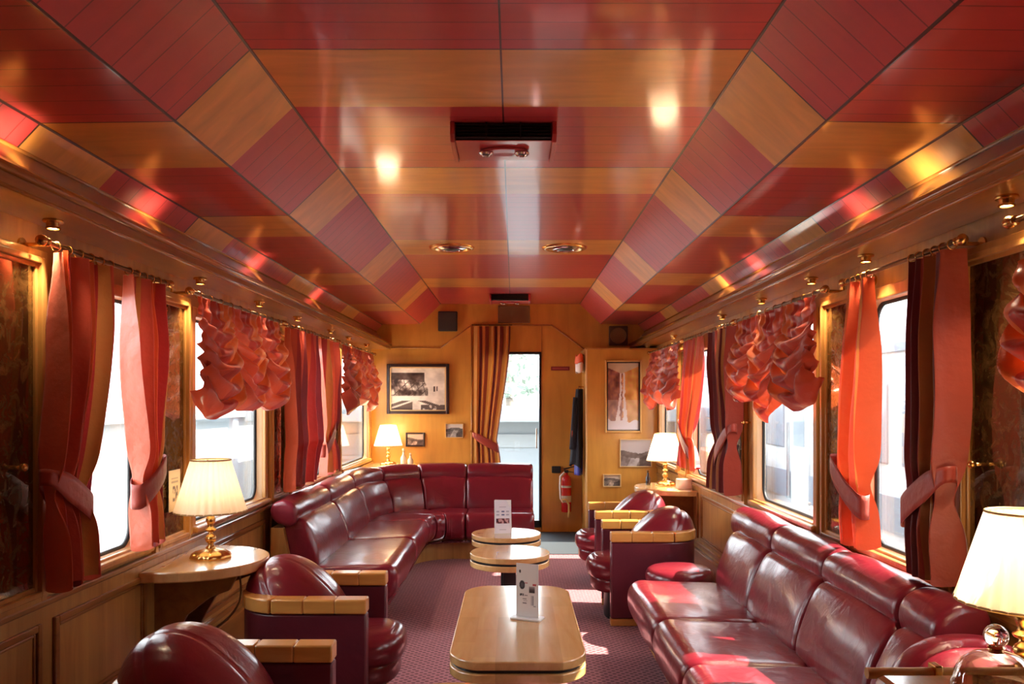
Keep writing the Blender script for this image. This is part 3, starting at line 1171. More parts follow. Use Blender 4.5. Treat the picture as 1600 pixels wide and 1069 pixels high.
# wall loudspeakers and blank panel over the door
e = thing('loudspeaker', 'square dark loudspeaker high on the back wall left of the door curtain', 'loudspeaker', (-.628, YB, 2.126))
MB().box((-.097, -.05, -.10), (.097, 0, .10)).build('cabinet', M['black'], e, bevel=.01)
MB().box((-.088, -.056, -.09), (.088, -.045, .09)).build('grille', M['speaker'], e, bevel=.004)
e = thing('loudspeaker', 'brown loudspeaker with round grille above the waterfall painting', 'loudspeaker', (1.087, YB, 1.981))
mbrown = mat('brown_speaker_box', (96, 66, 44), .5)
MB().box((-.094, -.04, -.097), (.094, 0, .097)).build('cabinet', mbrown, e, bevel=.008)
MB().lathe([(0, .004), (.07, .004), (.078, .008), (.082, .002), (.082, 0), (0, 0)], n=40, M=Matrix.Translation((0, -.04, 0)) @ Matrix.Rotation(PI / 2, 4, 'X')).build('round_grille', mat('tan_speaker_cloth', (146, 104, 62), .7, bump=.5, bscale=300), e, smooth=50)
e = thing('access_panel', 'blank brown panel on the wall above the door', 'panel', (.037, YB, 2.197))
MB().box((-.161, -.018, -.087), (.161, 0, .087)).build('plate', mat('brown_panel', (126, 92, 54), .45), e, bevel=.005)
mb = MB()
for a in (-1, 1):
    for b in (-1, 1):
        mb.ball((a * .148, -.019, b * .074), .004, nu=8, nv=6)
mb.build('screws', M['darkbrass'], e, smooth=180)


# ------------------------------------------------------------------ tub chairs
def rounded_u(x_front, x_back, hw, r, n=8):
    """U path in plan, open to the front: from (x_front,-hw) round the back to (x_front,hw)"""
    pts = [(x_front, -hw)]
    for k in range(n + 1):
        t = -PI / 2 - (PI / 2) * k / n
        pts.append((x_back + r + r * math.cos(t), -hw + r + r * math.sin(t)))
    for k in range(n + 1):
        t = PI - (PI / 2) * k / n
        pts.append((x_back + r + r * math.cos(t), hw - r + r * math.sin(t)))
    pts.append((x_front, hw))
    return pts


def resample(p, n):
    d = [0]
    for a, b in zip(p, p[1:]):
        d.append(d[-1] + math.hypot(b[0] - a[0], b[1] - a[1]))
    out = []
    for k in range(n + 1):
        s = d[-1] * k / n
        i = 0
        while i < len(d) - 2 and d[i + 1] < s:
            i += 1
        t = (s - d[i]) / max(1e-9, d[i + 1] - d[i])
        out.append((lerp(p[i][0], p[i + 1][0], t), lerp(p[i][1], p[i + 1][1], t)))
    return out, d[-1]


def ribbon(mb, path, hw, z0, z1, m=0):
    """a wall of thickness 2*hw along a plan path"""
    n = len(path)
    L, R = [], []
    for i, p in enumerate(path):
        a, b = path[max(0, i - 1)], path[min(n - 1, i + 1)]
        dx, dy = b[0] - a[0], b[1] - a[1]
        l = math.hypot(dx, dy) or 1
        nx, ny = -dy / l, dx / l
        L.append((p[0] + nx * hw, p[1] + ny * hw))
        R.append((p[0] - nx * hw, p[1] - ny * hw))
    mb.prism_strip = None
    vs = [(x, y, z0) for x, y in L] + [(x, y, z0) for x, y in R] + [(x, y, z1) for x, y in L] + [(x, y, z1) for x, y in R]
    fs = []
    for i in range(n - 1):
        fs += [(i, n + i, n + i + 1, i + 1), (2 * n + i, 2 * n + i + 1, 3 * n + i + 1, 3 * n + i), (i, i + 1, 2 * n + i + 1, 2 * n + i), (n + i, 3 * n + i, 3 * n + i + 1, n + i + 1)]
    fs += [(0, 2 * n, 3 * n, n), (n - 1, 2 * n - 1, 4 * n - 1, 3 * n - 1)]
    mb.add(vs, fs, m)


def d_shape(xf, xb, hw, n=10, bulge=.9):
    """plan outline of a seat, rounded at the front"""
    pts = []
    for k in range(-n, n + 1):
        t = k / n * PI / 2
        c, s = math.cos(t), math.sin(t)
        pts.append((lerp(xf - .20, xf, abs(c) ** .75), hw * (abs(s) ** .8) * (1 if s >= 0 else -1)))
    pts += [(xb, hw), (xb, -hw)]
    return pts


def cushion(mb, outline, z0, z1, r, crown=.02, m=0):
    """soft pad from a plan outline: rounded top and bottom edges"""
    cx = sum(p[0] for p in outline) / len(outline)
    cy = sum(p[1] for p in outline) / len(outline)
    n = len(outline)

    def ring(inset, z):
        o = []
        for x, y in outline:
            l = math.hypot(x - cx, y - cy)
            k = max(0, (l - inset) / l)
            o.append((cx + (x - cx) * k, cy + (y - cy) * k, z))
        return o
    rings = []
    for k in range(5):
        t = PI / 2 * k / 4
        rings.append(ring(r * (1 - math.sin(t)), z0 + r * (1 - math.cos(t))))
    for k in range(5):
        t = PI / 2 * k / 4
        rings.append(ring(r * (1 - math.cos(t)), z1 - r * (1 - math.sin(t))))
    rad = max(math.hypot(x - cx, y - cy) for x, y in outline)
    for f in (.75, .5, .25):
        rings.append([(cx + (x - cx) * f * .9, cy + (y - cy) * f * .9, z1 + crown * (1 - f * f)) for x, y in outline])
    vs = [p for rg in rings for p in rg]
    fs = [tuple(range(n))[::-1]]
    for j in range(len(rings) - 1):
        for i in range(n):
            i2 = (i + 1) % n
            fs.append((j * n + i, j * n + i2, (j + 1) * n + i2, (j + 1) * n + i))
    b = (len(rings) - 1) * n
    vs.append((cx, cy, z1 + crown))
    for i in range(n):
        fs.append((b + i, b + (i + 1) % n, len(vs) - 1))
    mb.add(vs, fs, m)


def make_chair(label):
    e = thing('tub_chair', label, 'armchair', (0, 0, 0), 0, 'oxblood tub chairs')
    path = rounded_u(.24, -.255, .245, .16)
    fine, Lp = resample(path, 48)
    mb = MB()
    ribbon(mb, fine, .030, .045, .492)
    mb.build('shell', M['leather2'], e, smooth=40, bevel=.008)
    mb = MB()
    ribbon(mb, fine, .031, .005, .043)
    mb.build('skirting', M['rail'], e, smooth=40)
    n = 11
    mb = MB()
    full, _ = resample(path, n * 8)
    for k in range(n):
        ribbon(mb, full[k * 8:(k + 1) * 8 + 1], .0375, .494, .55)
    # thin dark joints between the blocks come from the bevels
    mb.build('arm_rail', M['rail'], e, smooth=40, bevel=.006)
    mb = MB()
    cushion(mb, d_shape(.36, -.2, .205), .245, .365, .05, .015)
    mb.build('seat', M['leather'], e, smooth=180)
    mb = MB()
    cushion(mb, d_shape(.335, -.2, .20), .17, .262, .03, 0)
    mb.build('seat_apron', M['leather'], e, smooth=180)
    mb = MB()
    mb.prism(d_shape(.25, -.2, .18), 'z', 0, .175)
    mb.build('plinth', M['black'], e, smooth=40)

    # barrel back cushion: fat dome with one bold rim seam and fan seams on the front
    def dome(u, v):
        th, ph = 2 * PI * u, PI * v                    # poles at the two ends of the barrel
        sy = -math.cos(ph)
        sx, sz = math.sin(ph) * math.cos(th), math.sin(ph) * math.sin(th)
        rr_ = (1 - abs(sy) ** 2.6) ** .5
        q = math.sin(ph) or 1e-6
        cx_, cz_ = sx / q * rr_, sz / q * rr_
        g = .013 * math.exp(-((th % (2 * PI) - 1.95) / .055) ** 2) * min(1, rr_ * 2)        # long rim seam along the crown
        if th < 1.95 or th > 5.2:
            for a in (-.62, -.2, .22, .62):
                g += .0045 * math.exp(-((sy - a) / .016) ** 2)
            g += .016 * math.exp(-((sy) / .55) ** 2) * math.exp(-((th - .75) / .5) ** 2)
        k = 1 - g / .2
        x, y, z = .205 * cx_ * k, .225 * sy, .245 * cz_ * k
        x -= .30 * z                                    # leans back
        return (x - .085, y, z + .425)
    MB().grid(dome, 96, 64, wrap=True).build('back_cushion', M['leather'], e, smooth=180)
    return e


ch = make_chair('oxblood tub chair with beech arm rail beneath the big left lamp table')
ch.location = (-.775, 3.42, 0)
dup(ch, (-.775, 2.345, 0), 0, 'oxblood tub chair cut off by the bottom left of the photo')
dup(ch, (.845, 5.03, 0), PI, 'oxblood tub chair on the right, nearer the sofa and the round stool')
dup(ch, (.845, 5.96, 0), PI, 'oxblood tub chair on the right below the far lamp, nearer the door')

# round-backed seat at the near right, behind the counter
e = thing('slipper_chair', 'round backed oxblood leather seat just behind the counter at bottom right', 'armchair', (1.145, 2.03, 0), 0)


def dome2(u, v):
    th, ph = 2 * PI * u, PI * v
    def sq(a, p):
        return math.copysign(abs(a) ** p, a)
    sx, sy, cz = math.sin(ph) * math.cos(th), math.sin(ph) * math.sin(th), -math.cos(ph)
    g = .016 * math.exp(-((sy + .25) / .04) ** 2)
    k = 1 - g / .2
    return (.205 * sq(sx, .85) * k + .02, .13 * sq(sy, .9) * k, .47 + .262 * sq(cz, .75) * k)


MB().grid(dome2, 64, 40, wrap=True).build('backrest', M['leather'], e, smooth=180)
mb = MB()
cushion(mb, [(.25 * math.cos(2 * PI * k / 32), -.2 + .22 * math.sin(2 * PI * k / 32)) for k in range(32)], .24, .38, .05, .015)
mb.build('seat', M['leather'], e, smooth=180)
MB().lathe([(0, 0), (.19, 0), (.2, .02), (.2, .25), (0, .25)], (0, -.12, 0), 32).build('plinth', M['black'], e, smooth=40)

# round stool between chair and sofa
e = thing('footstool', 'round oxblood leather stool between the tub chair and the right sofa', 'stool', (.955, 4.50, 0))
mb = MB()
cushion(mb, [(.19 * math.cos(2 * PI * k / 40), .19 * math.sin(2 * PI * k / 40)) for k in range(40)], .30, .40, .045, .012)
mb.build('seat', M['leather'], e, smooth=180)
MB().lathe([(0, .04), (.165, .04), (.18, .10), (.18, .30), (0, .31)], n=40).build('drum', M['leather2'], e, smooth=50)
MB().lathe([(0, 0), (.15, 0), (.15, .045), (0, .045)], n=32).build('plinth', M['black'], e, smooth=40)

# ------------------------------------------------------------------ sofas
class Path:
    def __init__(s, pts):
        s.p, s.L = pts, [0]
        for a, b in zip(pts, pts[1:]):
            s.L.append(s.L[-1] + math.hypot(b[0] - a[0], b[1] - a[1]))
        s.len = s.L[-1]

    def at(s, d):
        d = max(0, min(s.len, d))
        i = 0
        while i < len(s.L) - 2 and s.L[i + 1] < d:
            i += 1
        t = (d - s.L[i]) / max(1e-9, s.L[i + 1] - s.L[i])
        a, b = s.p[i], s.p[i + 1]
        # smoothed direction
        def tan(j):
            q0, q1 = s.p[max(0, j - 1)], s.p[min(len(s.p) - 1, j + 1)]
            l = math.hypot(q1[0] - q0[0], q1[1] - q0[1])
            return ((q1[0] - q0[0]) / l, (q1[1] - q0[1]) / l)
        t0, t1 = tan(i), tan(i + 1)
        dx, dy = lerp(t0[0], t1[0], t), lerp(t0[1], t1[1], t)
        l = math.hypot(dx, dy)
        return (lerp(a[0], b[0], t), lerp(a[1], b[1], t), dx / l, dy / l)


def pad(mb, path, s0, s1, prof, side, r=.03, n=18, puff=.0, seed=0.0, org=(0, 0)):
    """a stuffed segment: the section 'prof' (offset from the back line, z) swept from s0 to s1 with rounded ends"""
    cx = sum(p[0] for p in prof) / len(prof)
    cz = sum(p[1] for p in prof) / len(prof)
    stn = []
    for k in range(6):
        stn.append(r * (1 - math.cos(PI / 2 * k / 5)))
    L = s1 - s0
    mids = [r + (L - 2 * r) * k / n for k in range(1, n)]
    ds = stn + mids + [L - q for q in stn[::-1]]
    N = len(prof)
    vs, fs = [], []
    for d in ds:
        e_ = min(d, L - d)
        ins = r * (1 - math.sqrt(max(0, 1 - (1 - min(1, e_ / r)) ** 2)))
        pf = puff * (1 - (2 * d / L - 1) ** 2)
        x, y, tx, ty = path.at(s0 + d)
        nx, ny = (-ty * side, tx * side)
        for q, (a, z) in enumerate(prof):
            l = math.hypot(a - cx, z - cz) or 1
            wv = .006 * mnoise.noise(Vector((d * 5 + seed, a * 9, z * 9))) 
            k = (l - ins + pf + wv) / l
            aa, zz = cx + (a - cx) * k, cz + (z - cz) * k
            vs.append((x + nx * aa - org[0], y + ny * aa - org[1], zz))
    for j in range(len(ds) - 1):
        for i in range(N):
            i2 = (i + 1) % N
            fs.append((j * N + i, j * N + i2, (j + 1) * N + i2, (j + 1) * N + i))
    fs.append(tuple(range(N))[::-1])
    fs.append(tuple(range((len(ds) - 1) * N, len(ds) * N)))
    mb.add(vs, fs)


P_ROLL = chaikin([(.03, .635), (.15, .60), (.185, .66), (.165, .735), (.09, .765), (.02, .73)], 3)
P_BACK = chaikin([(.27, .34), (.305, .40), (.235, .60), (.19, .655), (.10, .645), (.08, .60), (.14, .34)], 3)
P_SEAT = chaikin([(.22, .21), (.22, .375), (.30, .385), (.60, .39), (.71, .40), (.755, .33), (.735, .22), (.66, .165), (.40, .17)], 3)
P_BASE = [(.20, .0), (.20, .20), (.60, .20), (.60, .0)]


def sofa(label, org, path, side, cuts, seat_cuts, roll_cuts, base_rng, base_mat='black'):
    e = thing('banquette_sofa', label, 'sofa', (org[0], org[1], 0), 0, 'oxblood banquette sofas')
    for i, (a, b) in enumerate(zip(seat_cuts, seat_cuts[1:])):
        mb = MB()
        pad(mb, path, a + .002, b - .002, P_SEAT, side, .035, 18, .008, i * 2.1, org)
        mb.build('seat_cushion', M['leather'], e, smooth=180)
    for i, (a, b) in enumerate(zip(cuts, cuts[1:])):
        mb = MB()
        pad(mb, path, a + .002, b - .002, P_BACK, side, .03, 18, .010, i * 3.3 + 9, org)
        mb.build('back_cushion', M['leather'], e, smooth=180)
    for i, (a, b) in enumerate(zip(roll_cuts, roll_cuts[1:])):
        mb = MB()
        pad(mb, path, a + .0015, b - .0015, P_ROLL, side, .025, 18, .010, i * 1.3 + 20, org)
        mb.build('headrest_roll', M['leather'], e, smooth=180)
    a, b = base_rng
    n = max(4, int((b - a) / .08))

    def strip(prof, name, m):
        mb = MB()
        N = len(prof)
        vs, fs = [], []
        for k in range(n + 1):
            x, y, tx, ty = path.at(lerp(a, b, k / n))
            for q, z in prof:
                vs.append((x - ty * side * q - org[0], y + tx * side * q - org[1], z))
        for j in range(n):
            for i in range(N):
                i2 = (i + 1) % N
                fs.append((j * N + i, j * N + i2, (j + 1) * N + i2, (j + 1) * N + i))
        fs += [tuple(range(N))[::-1], tuple(range(n * N, (n + 1) * N))]
        mb.add(vs, fs)
        mb.build(name, m, e, smooth=40)
    strip([(.03, 0), (.03, .60), (.10, .60), (.18, .20), (.60, .17), (.60, 0)], 'carcass', M[base_mat])
    strip([(.66, .150), (.69, .150), (.70, .160), (.69, .170), (.66, .170)], 'edge_strip', M['chrome'])
    return e


# right-hand sofa: back line along the wall, starting at the far end (y decreasing)
pr = Path([(1.372, 4.40 - .1 * k) for k in range(23)])
f = lambda y: 4.40 - y
sofa('long oxblood leather sofa under the right hand windows', (1.0, 3.3), pr, -1 * -1 if False else -1, [f(4.22), f(3.66), f(3.03), f(2.43), f(2.22)],
     [f(4.22), f(3.46), f(2.88), f(2.24)], [f(4.36), f(3.68), f(3.07), f(2.46), f(2.22)], (f(4.2), f(2.24)))
# corner sofa on the left: straight, rounded corner, straight along the back
pts = [(-1.372, 4.58 + .1 * k) for k in range(20)]
cx, cy, R = -.452, 6.49, .92
for k in range(1, 15):
    t = PI - (PI / 2) * k / 15
    pts.append((cx + R * math.cos(t), cy + R * math.sin(t)))
pts += [(-.452 + .11 * k, 7.41) for k in range(0, 7)]
pl = Path(pts)
T_ = pl.len
cl = [.10, .92, 1.74, 2.52, 3.02, 3.42, 3.50 + .30 - .0]
cl = [.06, .90, 1.72, 2.46, 2.93, 3.42, T_ - .0]
sofa('L-shaped oxblood leather corner sofa in the far left corner', (-.9, 6.0), pl, -1, cl, [.0, .95, 1.78, 2.52, 2.98, 3.44, T_], [.02] + cl[1:], (.03, T_ - .02), 'wallv')

# ledge behind the corner sofa
poly = [(-1.398, 6.2)] + [(cx + (R - .03) * math.cos(PI - (PI / 2) * k / 12), cy + (R - .03 + .0) * math.sin(PI - (PI / 2) * k / 12)) for k in range(0, 13)]
poly = [(-1.398, 6.5)] + [(cx + .94 * math.cos(PI - (PI / 2) * k / 12), cy + .94 * math.sin(PI - (PI / 2) * k / 12)) for k in range(1, 13)] + [(-.44, 8.19), (-1.398, 8.19)]
e = thing('corner_ledge', 'wooden corner ledge behind the curved sofa back under the framed photos', 'shelf', (-1.0, 7.8, 0))
MB().prism([(x + 1.0, y - 7.8) for x, y in poly][::-1], 'z', .68, .705).build('ledge_top', M['top'], e, bevel=.004)
MB().prism([(x * .995 + 1.0, y - 7.8) for x, y in poly][::-1], 'z', 0, .68).build('carcass', M['wallv'], e)


# ------------------------------------------------------------------ coffee tables
def round_top(r, n=56):
    return [(r * math.cos(2 * PI * k / n), r * math.sin(2 * PI * k / n)) for k in range(n)]


def stadium(hx, hy, r, n=12):
    """rounded rectangle with bowed short ends"""
    pts = []
    bow = .085
    for s in (1, -1):
        for k in range(n + 1):
            t = -1 + 2 * k / n
            pts.append((-s * t * hx * -1 if False else s * hx * -t * -1 * -1, s * (hy - bow + bow * math.sqrt(max(0, 1 - (abs(t) ** 2.6))))))
    return pts


def table(label, loc, outline, foot, col_w, h=.456):
    e = thing('coffee_table', label, 'table', loc, 0, 'beech coffee tables')
    MB().prism(outline, 'z', h - .03, h).build('table_top', M['top'], e, smooth=30, bevel=.004)
    ins = [(x * .965, y * .975) for x, y in outline]
    MB().prism(ins, 'z', h - .042, h - .03).build('shadow_gap', M['black'], e, smooth=30)
    MB().prism(outline, 'z', h - .074, h - .042).build('lower_rim', M['top'], e, smooth=30, bevel=.004)
    MB().box((-col_w, -col_w, .02), (col_w, col_w, h - .074)).build('column', M['darkmetal'], e, bevel=.01)
    MB().prism([(x * foot, y * foot) for x, y in outline], 'z', 0, .022).build('foot', M['darkmetal'], e, smooth=30, bevel=.006)
    return e


# outlines
def rr(hx, hy, r, bow, n=10):
    pts = []
    cor = [(hx - r, hy - r - bow, 0), (-hx + r, hy - r - bow, 90), (-hx + r, -hy + r + bow, 180), (hx - r, -hy + r + bow, 270)]
    for i, (x, y, a) in enumerate(cor):
        for k in range(n + 1):
            t = math.radians(a + 90 * k / n)
            pts.append([x + r * math.cos(t), y + r * math.sin(t)])
    for p in pts:
        if abs(p[1]) > hy - r - bow:
            p[1] += math.copysign(bow * (1 - (p[0] / hx) ** 2), p[1])
    return [tuple(p) for p in pts]


table('long beech coffee table with rounded corners in the foreground', (.050, 3.245, 0), rr(.236, .575, .10, .045), .55, .05)
table('round beech coffee table in the middle, nearer of the two round ones', (.013, 4.66, 0), round_top(.228), .6, .036)
table('round beech coffee table holding the folded menu by the sofa', (-.013, 5.335, 0), round_top(.228), .6, .036)
table('beech coffee table whose far edge just shows at the bottom of the photo', (-.139, 2.27, 0), round_top(.225), .6, .036)


# printed cards -----------------------------------------------------------------
def picture_grid(fn, nu, nv, w, h):
    """flat upright grid, x right, z up, facing -y; returns MB and colours"""
    mb = MB()
    mb.grid(lambda u, v: (-w / 2 + w * u, 0, h * v), nu, nv)
    cols = []
    for j in range(nv + 1):
        for i in range(nu + 1):
            cols.append(lin([max(0, min(255, q)) for q in fn(i / nu, j / nv)]))
    return mb, cols


def rectin(u, v, a, b, c, d):
    return a <= u <= b and c <= v <= d


def menu_a(u, v):
    c = (244, 240, 236)
    if (u - .17) ** 2 * 2 + (v - .86) ** 2 * 4.2 < .004:
        return (70, 66, 70)
    if ((u - .27) / .13) ** 2 + ((v - .60) / .085) ** 2 < 1:
        r = ((u - .27) / .13) ** 2 + ((v - .60) / .085) ** 2
        return (58, 56, 62) if r > .25 else (92, 90, 96)
    if rectin(u, v, .40, .52, .635, .65) or rectin(u, v, .76, .92, .60, .635):
        return (206, 92, 96)
    if rectin(u, v, .60, .86, .46, .58):
        return (64 + 130 * max(0, (v - .5) / .08), 60 + 120 * max(0, (v - .5) / .08), 62 + 120 * max(0, (v - .5) / .08))
    if rectin(u, v, .16, .34, .385, .435):
        return (70, 66, 70) if mnoise.noise(Vector((u * 30, v * 30, 0))) > -.2 else c
    if rectin(u, v, .38, .52, .40, .412) or rectin(u, v, .30, .48, .33, .34) or rectin(u, v, .32, .5, .295, .305) or rectin(u, v, .30, .48, .245, .262):
        return (140, 136, 138)
    if rectin(u, v, .68, .80, .22, .40):
        return (206, 204, 206) if u < .74 else (170, 170, 174)
    if rectin(u, v, .80, .9, .2, .212):
        return (150, 146, 148)
    return c


def menu_b(u, v):
    c = (240, 238, 244)
    for vv in (.66, .56):
        for uu in (.2, .52, .8):
            if abs(u - uu) < .09 and abs(v - vv) < .022:
                return (110, 120, 160) if uu == .52 else (190, 186, 200)
    if rectin(u, v, .1, .9, .30, .45):
        n = mnoise.noise(Vector((u * 7, v * 9, 2)))
        return (206, 160, 160) if n > .12 else (112, 48, 62) if n > -.2 else (60, 30, 44)
    if rectin(u, v, .3, .7, .8, .815) or rectin(u, v, .3, .7, .1, .11):
        return (190, 186, 196)
    return c


e = thing('menu_holder', 'white upright menu card in a clear stand on the long coffee table', 'menu', (.090, 3.22, .456), math.radians(-24))
MB().prism([(x, y) for x, y in rr(.064, .034, .012, 0)], 'z', 0, .008).build('stand_base', M['acrylic'], e, smooth=30, bevel=.002)
MB().box((-.047, -.0015, .008), (.047, .0025, .218)).build('card', M['white'], e)
mb, cols = picture_grid(menu_a, 60, 130, .092, .206)
o = mb.build('print', M['pic'], e, cols=cols)
o.location = (0, -.0022, .010)
e = thing('folded_menu', 'white folded menu card standing on the far round table', 'menu', (-.035, 5.30, .456), 0)
for s, nm in ((-1, 'panel'), (1, 'panel')):
    rotm = math.radians(12 if s < 0 else -22)
    o = MB().box((-.055, -.0007, 0), (.055, .0007, .218)).build(nm, M['white'], e)
    o.location = (0.004 if s > 0 else 0, .0 if s < 0 else .045, 0)
    o.rotation_euler = (math.radians(-5 if s < 0 else 5), 0, rotm * .6)
    if s < 0:
        mb, cols = picture_grid(menu_b, 60, 110, .106, .21)
        q = mb.build('print', M['pic'], o, cols=cols)
        q.location = (0, -.0012, .004)


# ------------------------------------------------------------------ wall tables and lamps
def wall_table(sg, yc, half, dep, label, bracket=True, z=.655):
    e = thing('wall_table', label, 'table', (sg * W, yc, 0), 0, 'half round wall tables')
    pts = [(0, -half)]
    for k in range(25):
        t = -PI / 2 + PI * k / 24
        pts.append((-sg * (.02 + (dep - .02) * abs(math.cos(t)) ** .8), half * math.sin(t)))
    pts.append((0, half))
    if sg < 0:
        pts = pts
    MB().prism(pts, 'z', z - .042, z).build('table_top', M['top'], e, smooth=30, bevel=.006)
    # shaped side brackets
    pr = [(0, z - .044), (0, z - .42), (.05, z - .40), (.075, z - .30), (.13, z - .20), (.22, z - .13), (.30, z - .10), (.33, z - .044)]
    for y in ((-.5 * half, .5 * half) if bracket else (0,)):
        mb = MB()
        mb.prism([(-sg * a, b) for a, b in pr], 'y', y - .012, y + .012)
        mb.build('bracket', M['trim'], e, bevel=.004)
    return e


wall_table(-1, 3.41, .305, .40, 'half round beech wall table under the big lit lamp on the left', z=.662)
wall_table(1, 6.36, .34, .42, 'half round beech wall table under the far right lamp')
wall_table(1, 1.64, .24, .45, 'half round wall table under the lamp at the right edge', bracket=False, z=.69)


def make_lamp(label):
    e = thing('table_lamp', label, 'lamp', (0, 0, 0), 0, 'brass table lamps with pleated shades')
    mb = MB()
    n = 64
    prof = [(0, 0), (.080, 0), (.083, .006), (.079, .016), (.062, .028), (.04, .034), (.02, .040)]
    vs, fs = [], []
    for r, z in prof:
        for k in range(n):
            t = 2 * PI * k / n
            q = r * (1 + (.045 * math.cos(10 * t) if .03 < r else 0))
            vs.append((q * math.cos(t), q * math.sin(t), z))
    for i in range(len(prof) - 1):
        for k in range(n):
            k2 = (k + 1) % n
            fs.append((i * n + k, i * n + k2, (i + 1) * n + k2, (i + 1) * n + k))
    mb.add(vs, fs)
    mb.build('lamp_base', M['brass'], e, smooth=50)
    MB().lathe([(.018, .036), (.020, .045), (.013, .052), (.011, .060), (.020, .070), (.024, .082), (.018, .094), (.010, .100), (.009, .108), (.021, .114), (.024, .120), (.015, .126), (.011, .134), (.016, .148), (.020, .160),
                (.016, .172), (.010, .178), (.018, .184), (.018, .190), (.009, .196), (.009, .235), (0, .237)], n=28).build('stem', M['brass'], e, smooth=60)
    MB().ball((0, 0, .275), (.026, .026, .04)).build('bulb', M['bulb'], e, smooth=180)
    sh = []
    npl = 27
    mb = MB()
    mb.grid(lambda u, v: (lambda r, t: (r * math.cos(t), r * math.sin(t), .195 + .215 * v))((.143 - .064 * v) * (1 + .030 * math.cos(npl * 2 * PI * u) + (.012 if v < .02 else 0)), 2 * PI * u), 216, 10, wrap=True)
    so = mb.build('lamp_shade', M['shade'], e, smooth=180)
    braid = mat('shade_braid', (196, 164, 112), .6)
    for rr_, zz_ in ((.145, .196), (.080, .410)):
        mb = MB()
        mb.tube([(rr_ * math.cos(2 * PI * k / 60), rr_ * math.sin(2 * PI * k / 60), zz_) for k in range(60)], .0035, 8, closed=True)
        mb.build('shade_trim', braid, so, smooth=180)
    mb = MB()
    for k in range(3):
        t = 2 * PI * k / 3
        mb.tube([(0, 0, .235), (.079 * math.cos(t), .079 * math.sin(t), .405)], .0015, 6)
    mb.build('shade_carrier', M['darkbrass'], so, smooth=180)
    ld = bpy.data.lights.new('lamp_light', 'POINT')
    ld.energy = .2
    ld.color = (1, .84, .64)
    ld.shadow_soft_size = .03
    lo = bpy.data.objects.new('lamp_light', ld)
    C.objects.link(lo)
    lo.parent = e
    lo.location = (0, 0, .335)
    return e


lp = make_lamp('big lit brass lamp with pleated cream shade on the left wall table')
lp.location = (-1.235, 3.41, .662)
far_l = dup(lp, (-1.188, 7.92, .705), label='lit brass lamp with white shade on the corner ledge below the large photo', scale=.94)
far_r = dup(lp, (1.235, 6.44, .655), label='lit brass lamp on the far right wall table by the curtain')
dup(lp, (1.165, 1.80, .69), label='lit brass lamp with pleated shade cut off at the right edge', scale=.93)
for fl in (far_l, far_r):                      # the two far lamps have the stronger bulbs
    for ch in fl.children:
        if ch.type == 'LIGHT':
            ch.data = ch.data.copy()
            ch.data.energy = 3.0
# lamp cord down the left wall
mb = MB()
pts = []
for k in range(30):
    t = k / 29
    pts.append((-1.10 - .22 * t + .05 * math.sin(t * 5), 3.37 + .02 * math.sin(4 * t), .61 - .38 * t ** .8))
mb.tube(pts, .0045, 8)
tag(mb.build('lamp_cord', mat('cream_flex', (206, 186, 150), .5), smooth=180), 'cream lamp cord hanging below the left wall table', 'cord')

# things on the right wall table
e = thing('cruet_bottle', 'small dark bottle left of the far right lamp', 'bottle', (1.105, 6.47, .655))
MB().lathe([(0, 0), (.018, 0), (.019, .01), (.019, .055), (.009, .075), (.008, .10), (.011, .102), (.011, .112), (0, .113)], n=20).build('bottle', mat('dark_bottle_glass', (40, 26, 22), .15), e, smooth=50)
MB().lathe([(.0115, .10), (.0115, .116), (0, .117)], n=16).build('cap', M['darkbrass'], e, smooth=50)
tag(MB().prism(rr(.055, .045, .01, 0), 'z', 0, .075).build('napkin_box', mat('pale_pink_card', (232, 196, 170), .6), bevel=.004), 'pale napkin box on the far right wall table under the curtain', 'box').location = (1.33, 6.18, .655)
# little glass bottles beside the far left lamp
for i, (x, hgt, lab) in enumerate(((-1.03, .16, 'taller small glass bottle beside the far left lamp'), (-.965, .115, 'shorter small glass jar beside the far left lamp'))):
    e = thing('glass_bottle', lab, 'bottle', (x, 7.86, .705), 0, 'small glass bottles on the corner ledge')
    mg = bpy.data.materials.get('pale_bottle_glass') or mat('pale_bottle_glass', (236, 206, 166), .08, coat=.5)
    MB().lathe([(0, 0), (.026, 0), (.030, .01), (.030, hgt * .42), (.012, hgt * .62), (.010, hgt * .8), (.014, hgt * .82), (0, hgt * .83)], n=24).build('bottle', mg, e, smooth=50)
    MB().ball((0, 0, hgt * .92), hgt * .10, nu=14, nv=10).build('stopper', mg, e, smooth=180)

# leaflet at the mirror by the big lamp
e = thing('leaflet', 'white printed leaflet propped at the mirror left of the big lamp', 'leaflet', (-1.383, 3.40, .86))


def leaf_pic(u, v):
    if rectin(u, v, .3, .75, .25, .6) and mnoise.noise(Vector((u * 9, v * 9, 4))) > -.1:
        return (110, 100, 100)
    if rectin(u, v, .2, .8, .7, .73) or rectin(u, v, .2, .8, .8, .82):
        return (170, 160, 150)
    return (232, 214, 186)


mb, cols = picture_grid(leaf_pic, 24, 40, .11, .17)
o = mb.build('print', M['pic'], e, cols=cols)
o.rotation_euler = (0, 0, PI / 2)
o.location = (.0012, 0, 0)
MB().box((-.0015, -.056, -.001), (.0005, .056, .171)).build('sheet', M['white'], e)


# ------------------------------------------------------------------ framed pictures
def sepia(k):
    k = max(0, min(1, k))
    return (lerp(46, 250, k), lerp(26, 238, k), lerp(20, 222, k))


